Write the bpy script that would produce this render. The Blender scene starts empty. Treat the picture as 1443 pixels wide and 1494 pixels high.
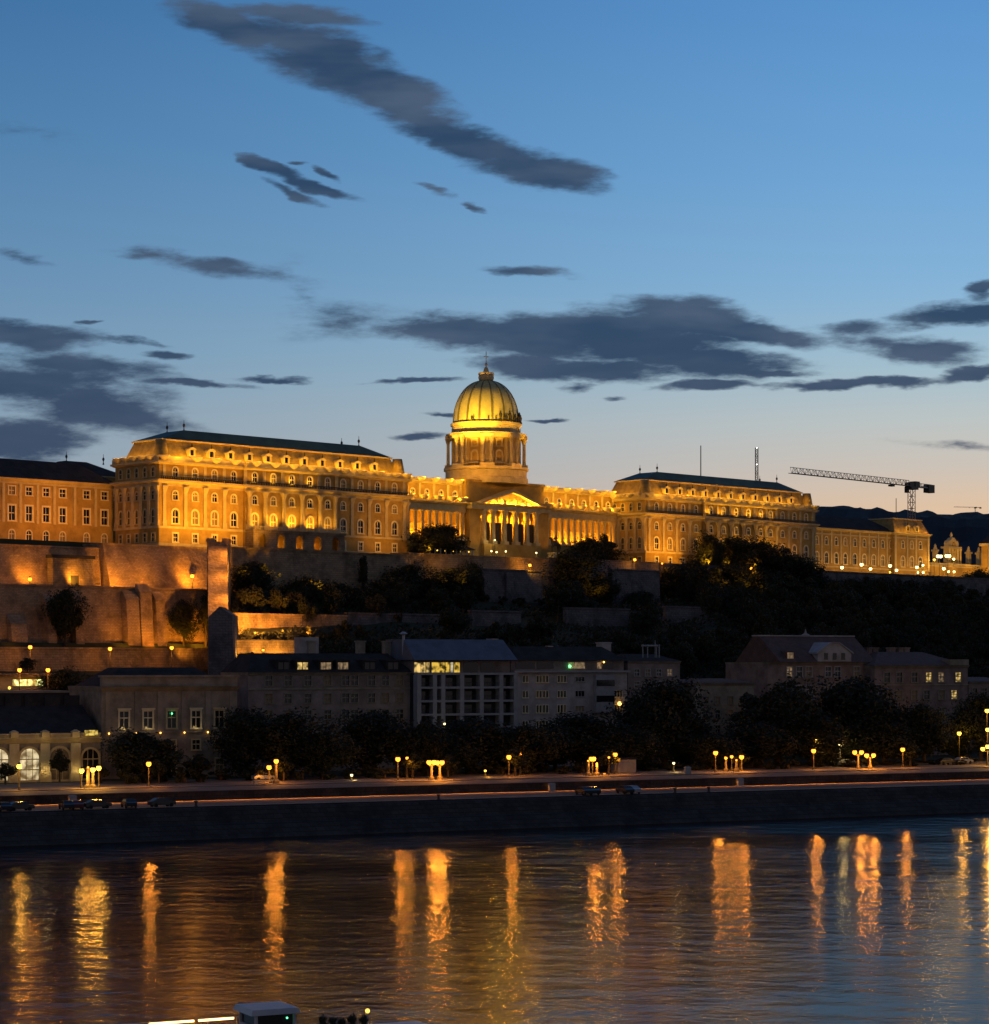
import bpy, bmesh, math, random
from mathutils import Vector, Matrix, noise
R = math.radians
random.seed(7)
SC = bpy.context.scene
COL = SC.collection

# ------------------------------------------------------------------ camera
F, CX, HY, CH = 3400.0, 721.5, 970.0, 28.0      # focal length / optical axis in photo pixels, camera height in metres
cam = bpy.data.objects.new('camera', bpy.data.cameras.new('camera'))
COL.objects.link(cam)
cam.location = (0, 0, CH)
cam.rotation_euler = (R(90), 0, 0)
cam.data.sensor_fit = 'HORIZONTAL'
cam.data.sensor_width = 36
cam.data.lens = 36 * F / 1443
cam.data.shift_y = (HY - 747) / 1443
cam.data.clip_start = 1
cam.data.clip_end = 20000
SC.camera = cam
SC.view_settings.view_transform = 'Standard'
SC.view_settings.look = 'None'
SC.view_settings.exposure = 0
SC.view_settings.gamma = 1
SC.view_settings.use_curve_mapping = False
SC.render.engine = 'CYCLES'
cy = SC.cycles
cy.use_denoising = True
cy.max_bounces = 5
cy.diffuse_bounces = 2
cy.glossy_bounces = 3
cy.transmission_bounces = 2
cy.caustics_reflective = False
cy.caustics_refractive = False
cy.sample_clamp_indirect = 6
cy.use_light_tree = True

def lin(r, g, b):
    f = lambda c: (c / 12.92 if c <= .04045 else ((c + .055) / 1.055) ** 2.4)
    return (f(r / 255), f(g / 255), f(b / 255))

# ------------------------------------------------------------------ sky
wd = bpy.data.worlds.new('World')
SC.world = wd
wd.use_nodes = True
nt = wd.node_tree
nt.nodes.clear()
def N(tree, kind, **kw):
    n = tree.nodes.new(kind)
    for k, v in kw.items(): setattr(n, k, v)
    return n
def M_(tree, op, a, b=None, c=None, clamp=False):
    n = tree.nodes.new('ShaderNodeMath'); n.operation = op; n.use_clamp = clamp
    for i, v in enumerate((a, b, c)):
        if v is None: continue
        if isinstance(v, (int, float)): n.inputs[i].default_value = v
        else: tree.links.new(v, n.inputs[i])
    return n.outputs[0]
def smooth(tree, x, lo, hi):
    n = tree.nodes.new('ShaderNodeMapRange'); n.interpolation_type = 'SMOOTHSTEP'
    tree.links.new(x, n.inputs[0]); n.inputs[1].default_value = lo; n.inputs[2].default_value = hi
    return n.outputs[0]
def mixc(tree, f, a, b):
    n = tree.nodes.new('ShaderNodeMix'); n.data_type = 'RGBA'
    for i, v in ((0, f), (6, a), (7, b)):
        if isinstance(v, (int, float)): n.inputs[i].default_value = v
        elif isinstance(v, tuple): n.inputs[i].default_value = (*v, 1)
        else: tree.links.new(v, n.inputs[i])
    return n.outputs[2]
def ramp(tree, x, stops):
    n = tree.nodes.new('ShaderNodeValToRGB'); cr = n.color_ramp
    while len(cr.elements) > 1: cr.elements.remove(cr.elements[-1])
    for i, (p, c) in enumerate(stops):
        e = cr.elements[0] if i == 0 else cr.elements.new(p)
        e.position = p; e.color = (*c, 1)
    tree.links.new(x, n.inputs[0])
    return n.outputs[0]

tc = N(nt, 'ShaderNodeTexCoord')
sep = N(nt, 'ShaderNodeSeparateXYZ'); nt.links.new(tc.outputs['Generated'], sep.inputs[0])
dx, dy, dz = sep.outputs
elev = M_(nt, 'DIVIDE', dz, M_(nt, 'MAXIMUM', M_(nt, 'SQRT', M_(nt, 'ADD', M_(nt, 'MULTIPLY', dx, dx), M_(nt, 'MULTIPLY', dy, dy))), .001))
er = M_(nt, 'DIVIDE', elev, 1.2, clamp=True)                     # 0 horizon, .2375 = 16 degrees
def ev(y): return (970 - y) / 3400 / 1.2
left = ramp(nt, er, [(0, lin(150, 160, 170)), (ev(740), lin(150, 164, 176)), (ev(640), lin(138, 160, 178)), (ev(520), lin(120, 154, 182)), (ev(400), lin(103, 143, 179)), (ev(220), lin(82, 129, 173)),
                     (ev(20), lin(65, 114, 163)), (.5, lin(38, 78, 125)), (1, lin(22, 46, 84))])
right = ramp(nt, er, [(0, lin(236, 186, 140)), (ev(745), lin(226, 194, 162)), (ev(690), lin(207, 195, 182)), (ev(620), lin(190, 197, 196)), (ev(540), lin(164, 192, 207)), (ev(420), lin(134, 180, 217)), (ev(250), lin(112, 166, 215)),
                      (ev(20), lin(92, 149, 206)), (.5, lin(50, 98, 156)), (1, lin(22, 46, 84))])
az = M_(nt, 'ARCTAN2', dx, dy)
sky = mixc(nt, smooth(nt, az, -.27, .26), left, right)
# dusk: the sky over the far bank is bright, the sky behind the viewer is dim
east = ramp(nt, er, [(0, lin(128, 120, 122)), (.3, lin(104, 106, 120)), (1, lin(54, 72, 106))])
sky = mixc(nt, smooth(nt, M_(nt, 'MULTIPLY', dy, M_(nt, 'ADD', 1, M_(nt, 'MULTIPLY', dz, -.3))), -.1, .75), east, sky)
# clouds: stretched banks drawn in directions of the sky
ysafe = M_(nt, 'MAXIMUM', dy, .05)
cu = M_(nt, 'MULTIPLY', M_(nt, 'DIVIDE', dx, ysafe), 3.4)         # units: 1000 photo pixels
cv = M_(nt, 'MULTIPLY', M_(nt, 'DIVIDE', dz, ysafe), 3.4)
cc = N(nt, 'ShaderNodeCombineXYZ'); nt.links.new(cu, cc.inputs[0]); nt.links.new(cv, cc.inputs[1])
def noise_at(vec, scale, sx, sy, detail=5, rough=.55, rot=0.0):
    mp = N(nt, 'ShaderNodeMapping'); nt.links.new(vec, mp.inputs[0]); mp.inputs[3].default_value = (sx, sy, 1); mp.inputs[2].default_value = (0, 0, rot)
    t = N(nt, 'ShaderNodeTexNoise'); nt.links.new(mp.outputs[0], t.inputs['Vector'])
    t.inputs['Scale'].default_value = scale; t.inputs['Detail'].default_value = detail; t.inputs['Roughness'].default_value = rough
    return t
n1 = noise_at(cc.outputs[0], 5.0, 1, 3.2, 5, .6, .12)
wv = N(nt, 'ShaderNodeVectorMath', operation='SUBTRACT'); nt.links.new(n1.outputs['Color'], wv.inputs[0]); wv.inputs[1].default_value = (.5, .5, .5)
wm = N(nt, 'ShaderNodeVectorMath', operation='MULTIPLY'); nt.links.new(wv.outputs[0], wm.inputs[0]); wm.inputs[1].default_value = (.10, .05, 0)
wa = N(nt, 'ShaderNodeVectorMath', operation='ADD'); nt.links.new(cc.outputs[0], wa.inputs[0]); nt.links.new(wm.outputs[0], wa.inputs[1])
CLOUDS = [  # centre x, y, half length, half height, tilt (degrees, falling to the right), strength
    (335, 40, 115, 34, 14, 1), (440, 18, 110, 18, 6, 1), (460, 78, 150, 48, 22, 1), (560, 138, 160, 48, 24, 1), (610, 172, 110, 30, 16, 1), (700, 208, 140, 29, 14, 1), (775, 242, 130, 30, 12, 1),
    (405, 245, 62, 13, 20, 1), (462, 272, 75, 13, 18, 1), (425, 280, 55, 10, 22, .8), (488, 250, 26, 8, 30, .6), (637, 272, 34, 7, 18, .45), (692, 298, 22, 7, 20, .6), (446, 236, 16, 5, 0, .5),
    (310, 388, 170, 17, 8, .5), (200, 376, 60, 8, 6, .4), (780, 397, 75, 10, 2, .6), (30, 372, 60, 8, 8, .3), (45, 198, 60, 10, 2, .15),
    (660, 482, 130, 26, -2, 1), (790, 492, 160, 40, 3, 1), (930, 490, 190, 58, 2, 1), (990, 458, 120, 30, 4, 1), (850, 540, 200, 22, 3, 1), (1090, 482, 120, 24, 8, 1), (1030, 530, 160, 26, 2, 1),
    (1025, 566, 85, 10, -4, .9), (1120, 545, 80, 8, 0, .8), (850, 566, 30, 8, 0, .6),
    (1400, 458, 110, 22, -4, 1), (1437, 425, 34, 18, -20, .9), (1320, 508, 130, 26, 6, .8), (1240, 480, 90, 16, 0, .5), (1260, 558, 190, 9, -2, .95), (1420, 545, 70, 14, -10, 1),
    (50, 560, 220, 50, 8, .8), (40, 490, 120, 26, 4, .85), (130, 535, 150, 22, 8, .7), (150, 605, 170, 42, 12, .85), (20, 640, 160, 36, 0, .8), (400, 556, 62, 7, 0, .9), (290, 563, 110, 8, 4, .8), (240, 521, 46, 8, 4, .8), (120, 466, 24, 5, 0, .8),
    (190, 500, 70, 6, 6, .5), (605, 556, 80, 5, 0, .7), (790, 609, 38, 4, 0, .8), (612, 633, 46, 6, 0, .7), (650, 608, 34, 4, 0, .5), (905, 586, 20, 4, 0, .4), (495, 470, 90, 30, 0, .16), (430, 430, 30, 40, 0, .12), (1400, 650, 90, 8, 8, .2)]
acc = None
for (x, y, hx, hy, rt, st) in CLOUDS:
    mp = N(nt, 'ShaderNodeMapping', vector_type='TEXTURE'); nt.links.new(wa.outputs[0], mp.inputs[0])
    mp.inputs[1].default_value = ((x - CX) / 1000, (HY - y) / 1000, 0)
    mp.inputs[2].default_value = (0, 0, -R(rt)); mp.inputs[3].default_value = (hx / 1000, hy / 1000, 1)
    ln = N(nt, 'ShaderNodeVectorMath', operation='LENGTH'); nt.links.new(mp.outputs[0], ln.inputs[0])
    d = M_(nt, 'MULTIPLY', M_(nt, 'SUBTRACT', 1.0, ln.outputs['Value']), st)
    acc = d if acc is None else M_(nt, 'SMOOTH_MAX', acc, d, .12)
n2 = noise_at(cc.outputs[0], 8.0, 1, 3.4, 8, .62, .14)
n4 = noise_at(cc.outputs[0], 22.0, 1, 3.4, 6, .62, .14)
n3 = noise_at(cc.outputs[0], 3.0, 1, 4.0, 4, .55, .15)
dens = M_(nt, 'ADD', M_(nt, 'ADD', acc, M_(nt, 'MULTIPLY', M_(nt, 'SUBTRACT', n2.outputs[0], .5), 1.35)), M_(nt, 'MULTIPLY', M_(nt, 'SUBTRACT', n4.outputs[0], .5), .45))
cover = M_(nt, 'MULTIPLY', smooth(nt, dens, -.10, .50), smooth(nt, dy, .1, .4))
cover = M_(nt, 'MULTIPLY', cover, smooth(nt, acc, -.12, .12))
ccol = mixc(nt, smooth(nt, n3.outputs[0], .35, .68), lin(44, 68, 97), lin(76, 93, 117))
ccol = mixc(nt, smooth(nt, cv, .55, .25), ccol, lin(58, 74, 99))
sky = mixc(nt, M_(nt, 'MULTIPLY', cover, .97), sky, ccol)
bg = N(nt, 'ShaderNodeBackground'); nt.links.new(sky, bg.inputs[0]); bg.inputs[1].default_value = 1.0
wo = N(nt, 'ShaderNodeOutputWorld'); nt.links.new(bg.outputs[0], wo.inputs[0])
wd.cycles.sampling_method = 'MANUAL'
wd.cycles.sample_map_resolution = 512

# ------------------------------------------------------------------ materials
def pmat(name, col, col2=None, scale=1.0, rough=.8, bump=0.0, bscale=None, metal=0.0, detail=5, emis=None, estr=0, spec=.3):
    m = bpy.data.materials.new(name); m.use_nodes = True
    t = m.node_tree; b = t.nodes['Principled BSDF']
    b.inputs['Roughness'].default_value = rough; b.inputs['Metallic'].default_value = metal
    b.inputs['Specular IOR Level'].default_value = spec
    b.inputs['Base Color'].default_value = (*col, 1)
    if col2 is not None or bump:
        c = N(t, 'ShaderNodeTexCoord')
        if col2 is not None:
            n = N(t, 'ShaderNodeTexNoise'); t.links.new(c.outputs['Object'], n.inputs['Vector'])
            n.inputs['Scale'].default_value = scale; n.inputs['Detail'].default_value = detail; n.inputs['Roughness'].default_value = .65
            t.links.new(mixc(t, smooth(t, n.outputs[0], .3, .7), col, col2), b.inputs['Base Color'])
        if bump:
            n = N(t, 'ShaderNodeTexNoise'); t.links.new(c.outputs['Object'], n.inputs['Vector'])
            n.inputs['Scale'].default_value = bscale or scale * 4; n.inputs['Detail'].default_value = 6
            bp = N(t, 'ShaderNodeBump'); bp.inputs['Strength'].default_value = bump; bp.inputs['Distance'].default_value = .3
            t.links.new(n.outputs[0], bp.inputs['Height']); t.links.new(bp.outputs[0], b.inputs['Normal'])
    if emis:
        b.inputs['Emission Color'].default_value = (*emis, 1); b.inputs['Emission Strength'].default_value = estr
    return m
def masonry(name, c1, c2, mortar, bw, bh, stain, rough=.9):
    m = bpy.data.materials.new(name); m.use_nodes = True
    t = m.node_tree; b = t.nodes['Principled BSDF']; b.inputs['Roughness'].default_value = rough; b.inputs['Specular IOR Level'].default_value = .15
    c = N(t, 'ShaderNodeTexCoord'); sp = N(t, 'ShaderNodeSeparateXYZ'); t.links.new(c.outputs['Object'], sp.inputs[0])
    cb = N(t, 'ShaderNodeCombineXYZ'); t.links.new(M_(t, 'ADD', sp.outputs[0], sp.outputs[1]), cb.inputs[0]); t.links.new(sp.outputs[2], cb.inputs[1])
    br = N(t, 'ShaderNodeTexBrick'); t.links.new(cb.outputs[0], br.inputs['Vector'])
    br.inputs['Color1'].default_value = (*c1, 1); br.inputs['Color2'].default_value = (*c2, 1); br.inputs['Mortar'].default_value = (*mortar, 1)
    br.inputs['Scale'].default_value = 1; br.inputs['Brick Width'].default_value = bw; br.inputs['Row Height'].default_value = bh; br.inputs['Mortar Size'].default_value = .04
    n = N(t, 'ShaderNodeTexNoise'); t.links.new(c.outputs['Object'], n.inputs['Vector']); n.inputs['Scale'].default_value = .22; n.inputs['Detail'].default_value = 8; n.inputs['Roughness'].default_value = .7
    t.links.new(mixc(t, smooth(t, n.outputs[0], .42, .66), br.outputs[0], stain), b.inputs['Base Color'])
    n = N(t, 'ShaderNodeTexNoise'); t.links.new(c.outputs['Object'], n.inputs['Vector']); n.inputs['Scale'].default_value = 1.3; n.inputs['Detail'].default_value = 6
    bp = N(t, 'ShaderNodeBump'); bp.inputs['Strength'].default_value = .8; bp.inputs['Distance'].default_value = .5
    t.links.new(n.outputs[0], bp.inputs['Height']); t.links.new(bp.outputs[0], b.inputs['Normal'])
    return m
def emat(name, col, s, off=None):
    m = bpy.data.materials.new(name); m.use_nodes = True
    t = m.node_tree; b = t.nodes['Principled BSDF']; b.inputs['Base Color'].default_value = (*[min(.8, c) for c in col], 1); b.inputs['Roughness'].default_value = .4
    b.inputs['Emission Color'].default_value = (*col, 1); b.inputs['Emission Strength'].default_value = s
    if off:                                       # a room seen through the glass: lit unevenly, curtains and furniture in it
        c = N(t, 'ShaderNodeTexCoord'); n = N(t, 'ShaderNodeTexNoise'); t.links.new(c.outputs['Object'], n.inputs['Vector'])
        n.inputs['Scale'].default_value = off; n.inputs['Detail'].default_value = 3
        t.links.new(M_(t, 'MULTIPLY', smooth(t, n.outputs[0], .35, .65), s), b.inputs['Emission Strength'])
    return m
def glassy(name, col, rough):
    m = pmat(name, col, rough=rough, spec=.5); return m
MT = dict(
    ochre=pmat('ochre_plaster', (.45, .30, .085), (.28, .18, .05), .28, .88, .3, 1.5, detail=9),
    trim=pmat('pale_stone_trim', (.58, .48, .27), (.43, .34, .17), .5, .8, .25, 2),
    bright=pmat('white_window_surround', (.75, .66, .44), (.62, .53, .33), .8, .7),
    slate=pmat('dark_slate_roof', (.05, .048, .05), (.03, .03, .032), .4, .95, .3, 3, spec=.05),
    copper=pmat('green_copper_roof', (.05, .105, .095), (.033, .07, .066), .3, .6, .2, 2, spec=.25),
    mansard=pmat('ochre_mansard_tiles', (.34, .24, .08), (.2, .14, .045), .8, .7, .5, 5),
    blind=pmat('drawn_window_blind', (.26, .2, .11), (.15, .11, .06), 1.2, .8),
    dome=pmat('patinated_dome_sheet', (.5, .47, .2), (.34, .34, .16), .35, .5, .15, 2, metal=.1),
    rib=pmat('dark_dome_rib', (.12, .12, .07), rough=.5),
    darkstone=pmat('dark_bronze', (.045, .04, .035), (.03, .028, .025), 1, .5),
    glass=glassy('dark_window_glass', (.012, .013, .016), .12),
    brick=masonry('rough_fortress_brick', (.42, .29, .18), (.31, .21, .13), (.2, .15, .1), .9, .35, (.16, .11, .075)),
    ashlar=masonry('weathered_ashlar_stone', (.3, .23, .15), (.23, .175, .115), (.15, .115, .08), 1.3, .55, (.11, .085, .06)),
    greywall=masonry('grey_hillside_masonry', (.15, .145, .155), (.115, .11, .12), (.07, .07, .07), 1.4, .6, (.06, .06, .065)),
    quaystone=masonry('dark_quay_stone', (.055, .055, .057), (.038, .038, .04), (.018, .018, .018), 2.0, .7, (.022, .023, .025), .85),
    quaypave=pmat('worn_quay_paving', (.17, .135, .1), (.09, .07, .055), .12, .9, .3, 2),
    asphalt=pmat('worn_asphalt', (.16, .135, .11), (.085, .072, .06), .25, .8, .2, 3),
    paving=pmat('promenade_paving', (.2, .17, .14), (.12, .1, .085), .2, .85, .2, 2),
    paint=pmat('road_paint', (.5, .48, .44), (.35, .33, .3), 2, .7),
    soil=pmat('dark_hillside_soil', (.035, .04, .022), (.02, .026, .014), .1, .95, .6, .8),
    bark=pmat('tree_bark', (.07, .05, .035), (.045, .033, .024), 3, .9),
    steel=pmat('dark_painted_steel', (.03, .03, .032), rough=.5, metal=.3),
    crane=pmat('pale_crane_steel', (.3, .29, .28), (.22, .21, .2), 1, .6),
    postm=pmat('lamp_post_paint', (.06, .05, .04), (.04, .035, .03), 2, .6), postl=pmat('pale_lit_post', (.13, .11, .08), (.1, .085, .06), 2, .8),  # thick posts: lamplight put into a paler copy of the post paint
    white=pmat('white_boat_paint', (.36, .38, .43), (.28, .3, .34), .5, .4),
    plas1=pmat('grey_brown_plaster', (.29, .24, .215), (.15, .12, .105), .22, .95, .2, 2, spec=.1),
    plas2=pmat('pale_grey_render', (.4, .38, .37), (.24, .22, .21), .3, .85, .2, 2),
    plas3=pmat('tan_plaster', (.3, .26, .205), (.16, .135, .1), .3, .9, .2, 2),
    plas4=pmat('dusky_pink_brick', (.26, .195, .17), (.14, .1, .085), .3, .9, .2, 2),
    concrete=pmat('pale_concrete', (.3, .31, .33), (.23, .24, .25), .5, .8, .2, 2),
    tin=pmat('blue_grey_tin_roof', (.10, .125, .17), (.07, .09, .12), .4, .6, .15, 3),
    tile=pmat('old_red_roof_tile', (.12, .075, .065), (.075, .05, .046), .6, .85, .5, 4),
    awning=pmat('dark_canvas', (.02, .02, .02), rough=.9),
    car1=pmat('black_car_paint', (.015, .015, .018), rough=.25, spec=.6),
    car2=pmat('silver_car_paint', (.35, .35, .36), rough=.3, metal=.5),
    car3=pmat('dark_red_car_paint', (.09, .015, .015), rough=.25, spec=.6),
    rubber=pmat('black_rubber', (.012, .012, .012), rough=.9),
    terracotta=pmat('terracotta_planter', (.16, .07, .045), (.1, .045, .03), 4, .8),
    e_room=emat('warm_lit_room', (1.0, .66, .2), .95, .9),
    e_roomy=emat('yellow_lit_room', (1.0, .62, .08), .8, 1.2),
    e_pale=emat('pale_lit_glass', (1.0, .84, .5), .75, .6),
    e_dim=emat('dim_lit_room', (1.0, .62, .3), .22, 1.5),
    e_sod=emat('sodium_lamp_glass', (1.0, .35, .035), 2.7),
    e_yel=emat('yellow_lamp_glass', (1.0, .60, .09), 2.6),
    e_wht=emat('white_lamp_glass', (1.0, .80, .36), 3),
    e_far=emat('far_lamp_glass', (1.0, .5, .1), 5),
    e_green=emat('green_light', (.1, 1.0, .3), 6),
    e_string=emat('string_light_tube', (1.0, .6, .2), 5),
    e_gyel=emat('greenish_lit_window', (1.0, .95, .3), 2.2, 1.2),
)
def leafmat(name, a, b):
    m = bpy.data.materials.new(name); m.use_nodes = True
    t = m.node_tree; p = t.nodes['Principled BSDF']; p.inputs['Roughness'].default_value = .7; p.inputs['Specular IOR Level'].default_value = .2
    g = N(t, 'ShaderNodeNewGeometry'); t.links.new(mixc(t, g.outputs['Random Per Island'], a, b), p.inputs['Base Color'])
    return m
LEAF = [leafmat('dark_green_leaves', (.013, .017, .009), (.032, .038, .02)), leafmat('olive_leaves', (.018, .02, .009), (.044, .046, .02)), leafmat('deep_evergreen_leaves', (.011, .015, .01), (.026, .033, .019))]

# ------------------------------------------------------------------ mesh helpers
class MB:
    def __init__(s, M=None): s.v = []; s.f = []; s.M = M
    def add(s, vs, fs):
        o = len(s.v)
        s.v += [tuple(s.M @ Vector(p)) if s.M else tuple(p) for p in vs]
        s.f += [tuple(i + o for i in f) for f in fs]
        return s
    def box(s, x0, x1, y0, y1, z0, z1):
        return s.add([(x0, y0, z0), (x1, y0, z0), (x1, y1, z0), (x0, y1, z0), (x0, y0, z1), (x1, y0, z1), (x1, y1, z1), (x0, y1, z1)],
                     [(0, 3, 2, 1), (4, 5, 6, 7), (0, 1, 5, 4), (1, 2, 6, 5), (2, 3, 7, 6), (3, 0, 4, 7)])
    def frust(s, a, b):                                     # a, b: (x0,x1,y0,y1,z)
        P = lambda q: [(q[0], q[2], q[4]), (q[1], q[2], q[4]), (q[1], q[3], q[4]), (q[0], q[3], q[4])]
        return s.add(P(a) + P(b), [(0, 3, 2, 1), (4, 5, 6, 7), (0, 1, 5, 4), (1, 2, 6, 5), (2, 3, 7, 6), (3, 0, 4, 7)])
    def prism_y(s, pts, y0, y1):                            # polygon in x,z extruded along y
        n = len(pts)
        return s.add([(x, y0, z) for x, z in pts] + [(x, y1, z) for x, z in pts],
                     [tuple(range(n)), tuple(range(2 * n - 1, n - 1, -1))] + [(i, n + i, n + (i + 1) % n, (i + 1) % n) for i in range(n)])
    def prism_x(s, pts, x0, x1):                            # polygon in y,z extruded along x
        n = len(pts)
        return s.add([(x0, y, z) for y, z in pts] + [(x1, y, z) for y, z in pts],
                     [tuple(range(n - 1, -1, -1)), tuple(range(n, 2 * n))] + [(i, (i + 1) % n, n + (i + 1) % n, n + i) for i in range(n)])
    def lathe(s, prof, n=16, cx=0, cy=0, a0=0, a1=2 * math.pi):
        full = abs(a1 - a0 - 2 * math.pi) < 1e-6
        m = n if full else n + 1
        vs = [(cx + r * math.cos(a0 + (a1 - a0) * i / n), cy + r * math.sin(a0 + (a1 - a0) * i / n), z) for r, z in prof for i in range(m)]
        fs = [(j * m + i, j * m + (i + 1) % m, (j + 1) * m + (i + 1) % m, (j + 1) * m + i) for j in range(len(prof) - 1) for i in range(n)]
        if full:
            fs += [tuple(range(m - 1, -1, -1)), tuple(range((len(prof) - 1) * m, len(prof) * m))]
        return s.add(vs, fs)
    def bar(s, a, b, r, n=4, r2=None):
        a, b = Vector(a), Vector(b); d = (b - a).normalized()
        u = d.orthogonal().normalized(); w = d.cross(u); r2 = r if r2 is None else r2
        vs = []
        for p, q in ((a, r), (b, r2)):
            vs += [p + (u * math.cos(2 * math.pi * (i + .5) / n) + w * math.sin(2 * math.pi * (i + .5) / n)) * q for i in range(n)]
        return s.add(vs, [(i, (i + 1) % n, n + (i + 1) % n, n + i) for i in range(n)] + [tuple(range(n - 1, -1, -1)), tuple(range(n, 2 * n))])
    def sphere(s, c, r, nu=10, nv=6, sz=1):
        prof = [(max(.001, r * math.sin(math.pi * j / nv)), c[2] - sz * r * math.cos(math.pi * j / nv)) for j in range(nv + 1)]
        return s.lathe(prof, nu, c[0], c[1])
    def wall(s, o, u, L, z0, z1, ops, dep=.3):              # a wall face from o along unit u with rectangular openings (u0,u1,z0,z1) and their reveals
        o = Vector((o[0], o[1], 0)); u = Vector((u[0], u[1], 0)); nrm = Vector((-u.y, u.x, 0))
        us = sorted({0, L, *[q for p in ops for q in p[:2]]}); zs = sorted({z0, z1, *[q for p in ops for q in p[2:4]]})
        us = [q for q in us if 0 <= q <= L]; zs = [q for q in zs if z0 <= q <= z1]
        P = lambda a, z, d=0: tuple(o + u * a + nrm * d + Vector((0, 0, z)))
        for i in range(len(us) - 1):
            for j in range(len(zs) - 1):
                mu, mz = (us[i] + us[i + 1]) / 2, (zs[j] + zs[j + 1]) / 2
                if any(p[0] < mu < p[1] and p[2] < mz < p[3] for p in ops): continue
                s.add([P(us[i], zs[j]), P(us[i + 1], zs[j]), P(us[i + 1], zs[j + 1]), P(us[i], zs[j + 1])], [(0, 1, 2, 3)])
        for (a, b, c, d) in [p[:4] for p in ops]:
            s.add([P(a, c), P(b, c), P(b, d), P(a, d), P(a, c, dep), P(b, c, dep), P(b, d, dep), P(a, d, dep)], [(0, 4, 5, 1), (1, 5, 6, 2), (2, 6, 7, 3), (3, 7, 4, 0)])
        return s
    def mesh(s, name, mat, smooth=False):
        me = bpy.data.meshes.new(name); me.from_pydata(s.v, [], s.f); me.materials.append(mat)
        if smooth: me.polygons.foreach_set('use_smooth', [True] * len(me.polygons))
        me.update(); return me
    def build(s, name, mat, parent=None, loc=(0, 0, 0), rz=0, smooth=False):
        return put(name, s.mesh(name, MT[mat] if isinstance(mat, str) else mat, smooth), parent, loc, rz)
def put(name, me, parent=None, loc=(0, 0, 0), rz=0, sc=None):
    o = bpy.data.objects.new(name, me); COL.objects.link(o)
    o.location = loc; o.rotation_euler = (0, 0, rz)
    if sc is not None: o.scale = (sc, sc, sc) if isinstance(sc, (int, float)) else sc
    o.parent = parent
    return o
def tag(o, label=None, cat=None, group=None, kind=None):
    if label: o['label'] = label
    if cat: o['category'] = cat
    if group: o['group'] = group
    if kind: o['kind'] = kind
    return o
def thing(name, label, cat, loc=(0, 0, 0), rz=0, group=None):
    o = bpy.data.objects.new(name, None); COL.objects.link(o); o.empty_display_size = .5
    o.location = loc; o.rotation_euler = (0, 0, rz)
    return tag(o, label, cat, group)
def kids(o): return [c for c in COL.objects if c.parent == o]
def copy_tree(o, parent=None):
    ch = KID.get(o.name, []) if KID else kids(o)
    c = o.copy(); COL.objects.link(c); c.parent = parent
    for q in ch: copy_tree(q, c)
    return c
KID = {}
CACHE = {}
def cached(key, fn):
    if key not in CACHE: CACHE[key] = fn()
    return CACHE[key]
GAIN = 1.4
def spot(loc, tgt, P, col, ang=70, blend=.7, rad=.25):
    P *= GAIN
    l = bpy.data.lights.new('floodlight', 'SPOT'); l.energy = P; l.color = col; l.spot_size = R(ang); l.spot_blend = blend; l.shadow_soft_size = rad
    o = bpy.data.objects.new('floodlight', l); COL.objects.link(o); o.location = loc
    o.rotation_euler = (Vector(tgt) - Vector(loc)).to_track_quat('-Z', 'Y').to_euler()
    return o
def point(loc, P, col, rad=.15):
    P *= GAIN
    l = bpy.data.lights.new('uplight', 'POINT'); l.energy = P; l.color = col; l.shadow_soft_size = rad
    o = bpy.data.objects.new('uplight', l); COL.objects.link(o); o.location = loc
    return o
AMB, YEL, SOD, WRM = (1, .405, .013), (1, .46, .018), (1, .35, .018), (1, .72, .28)

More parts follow.
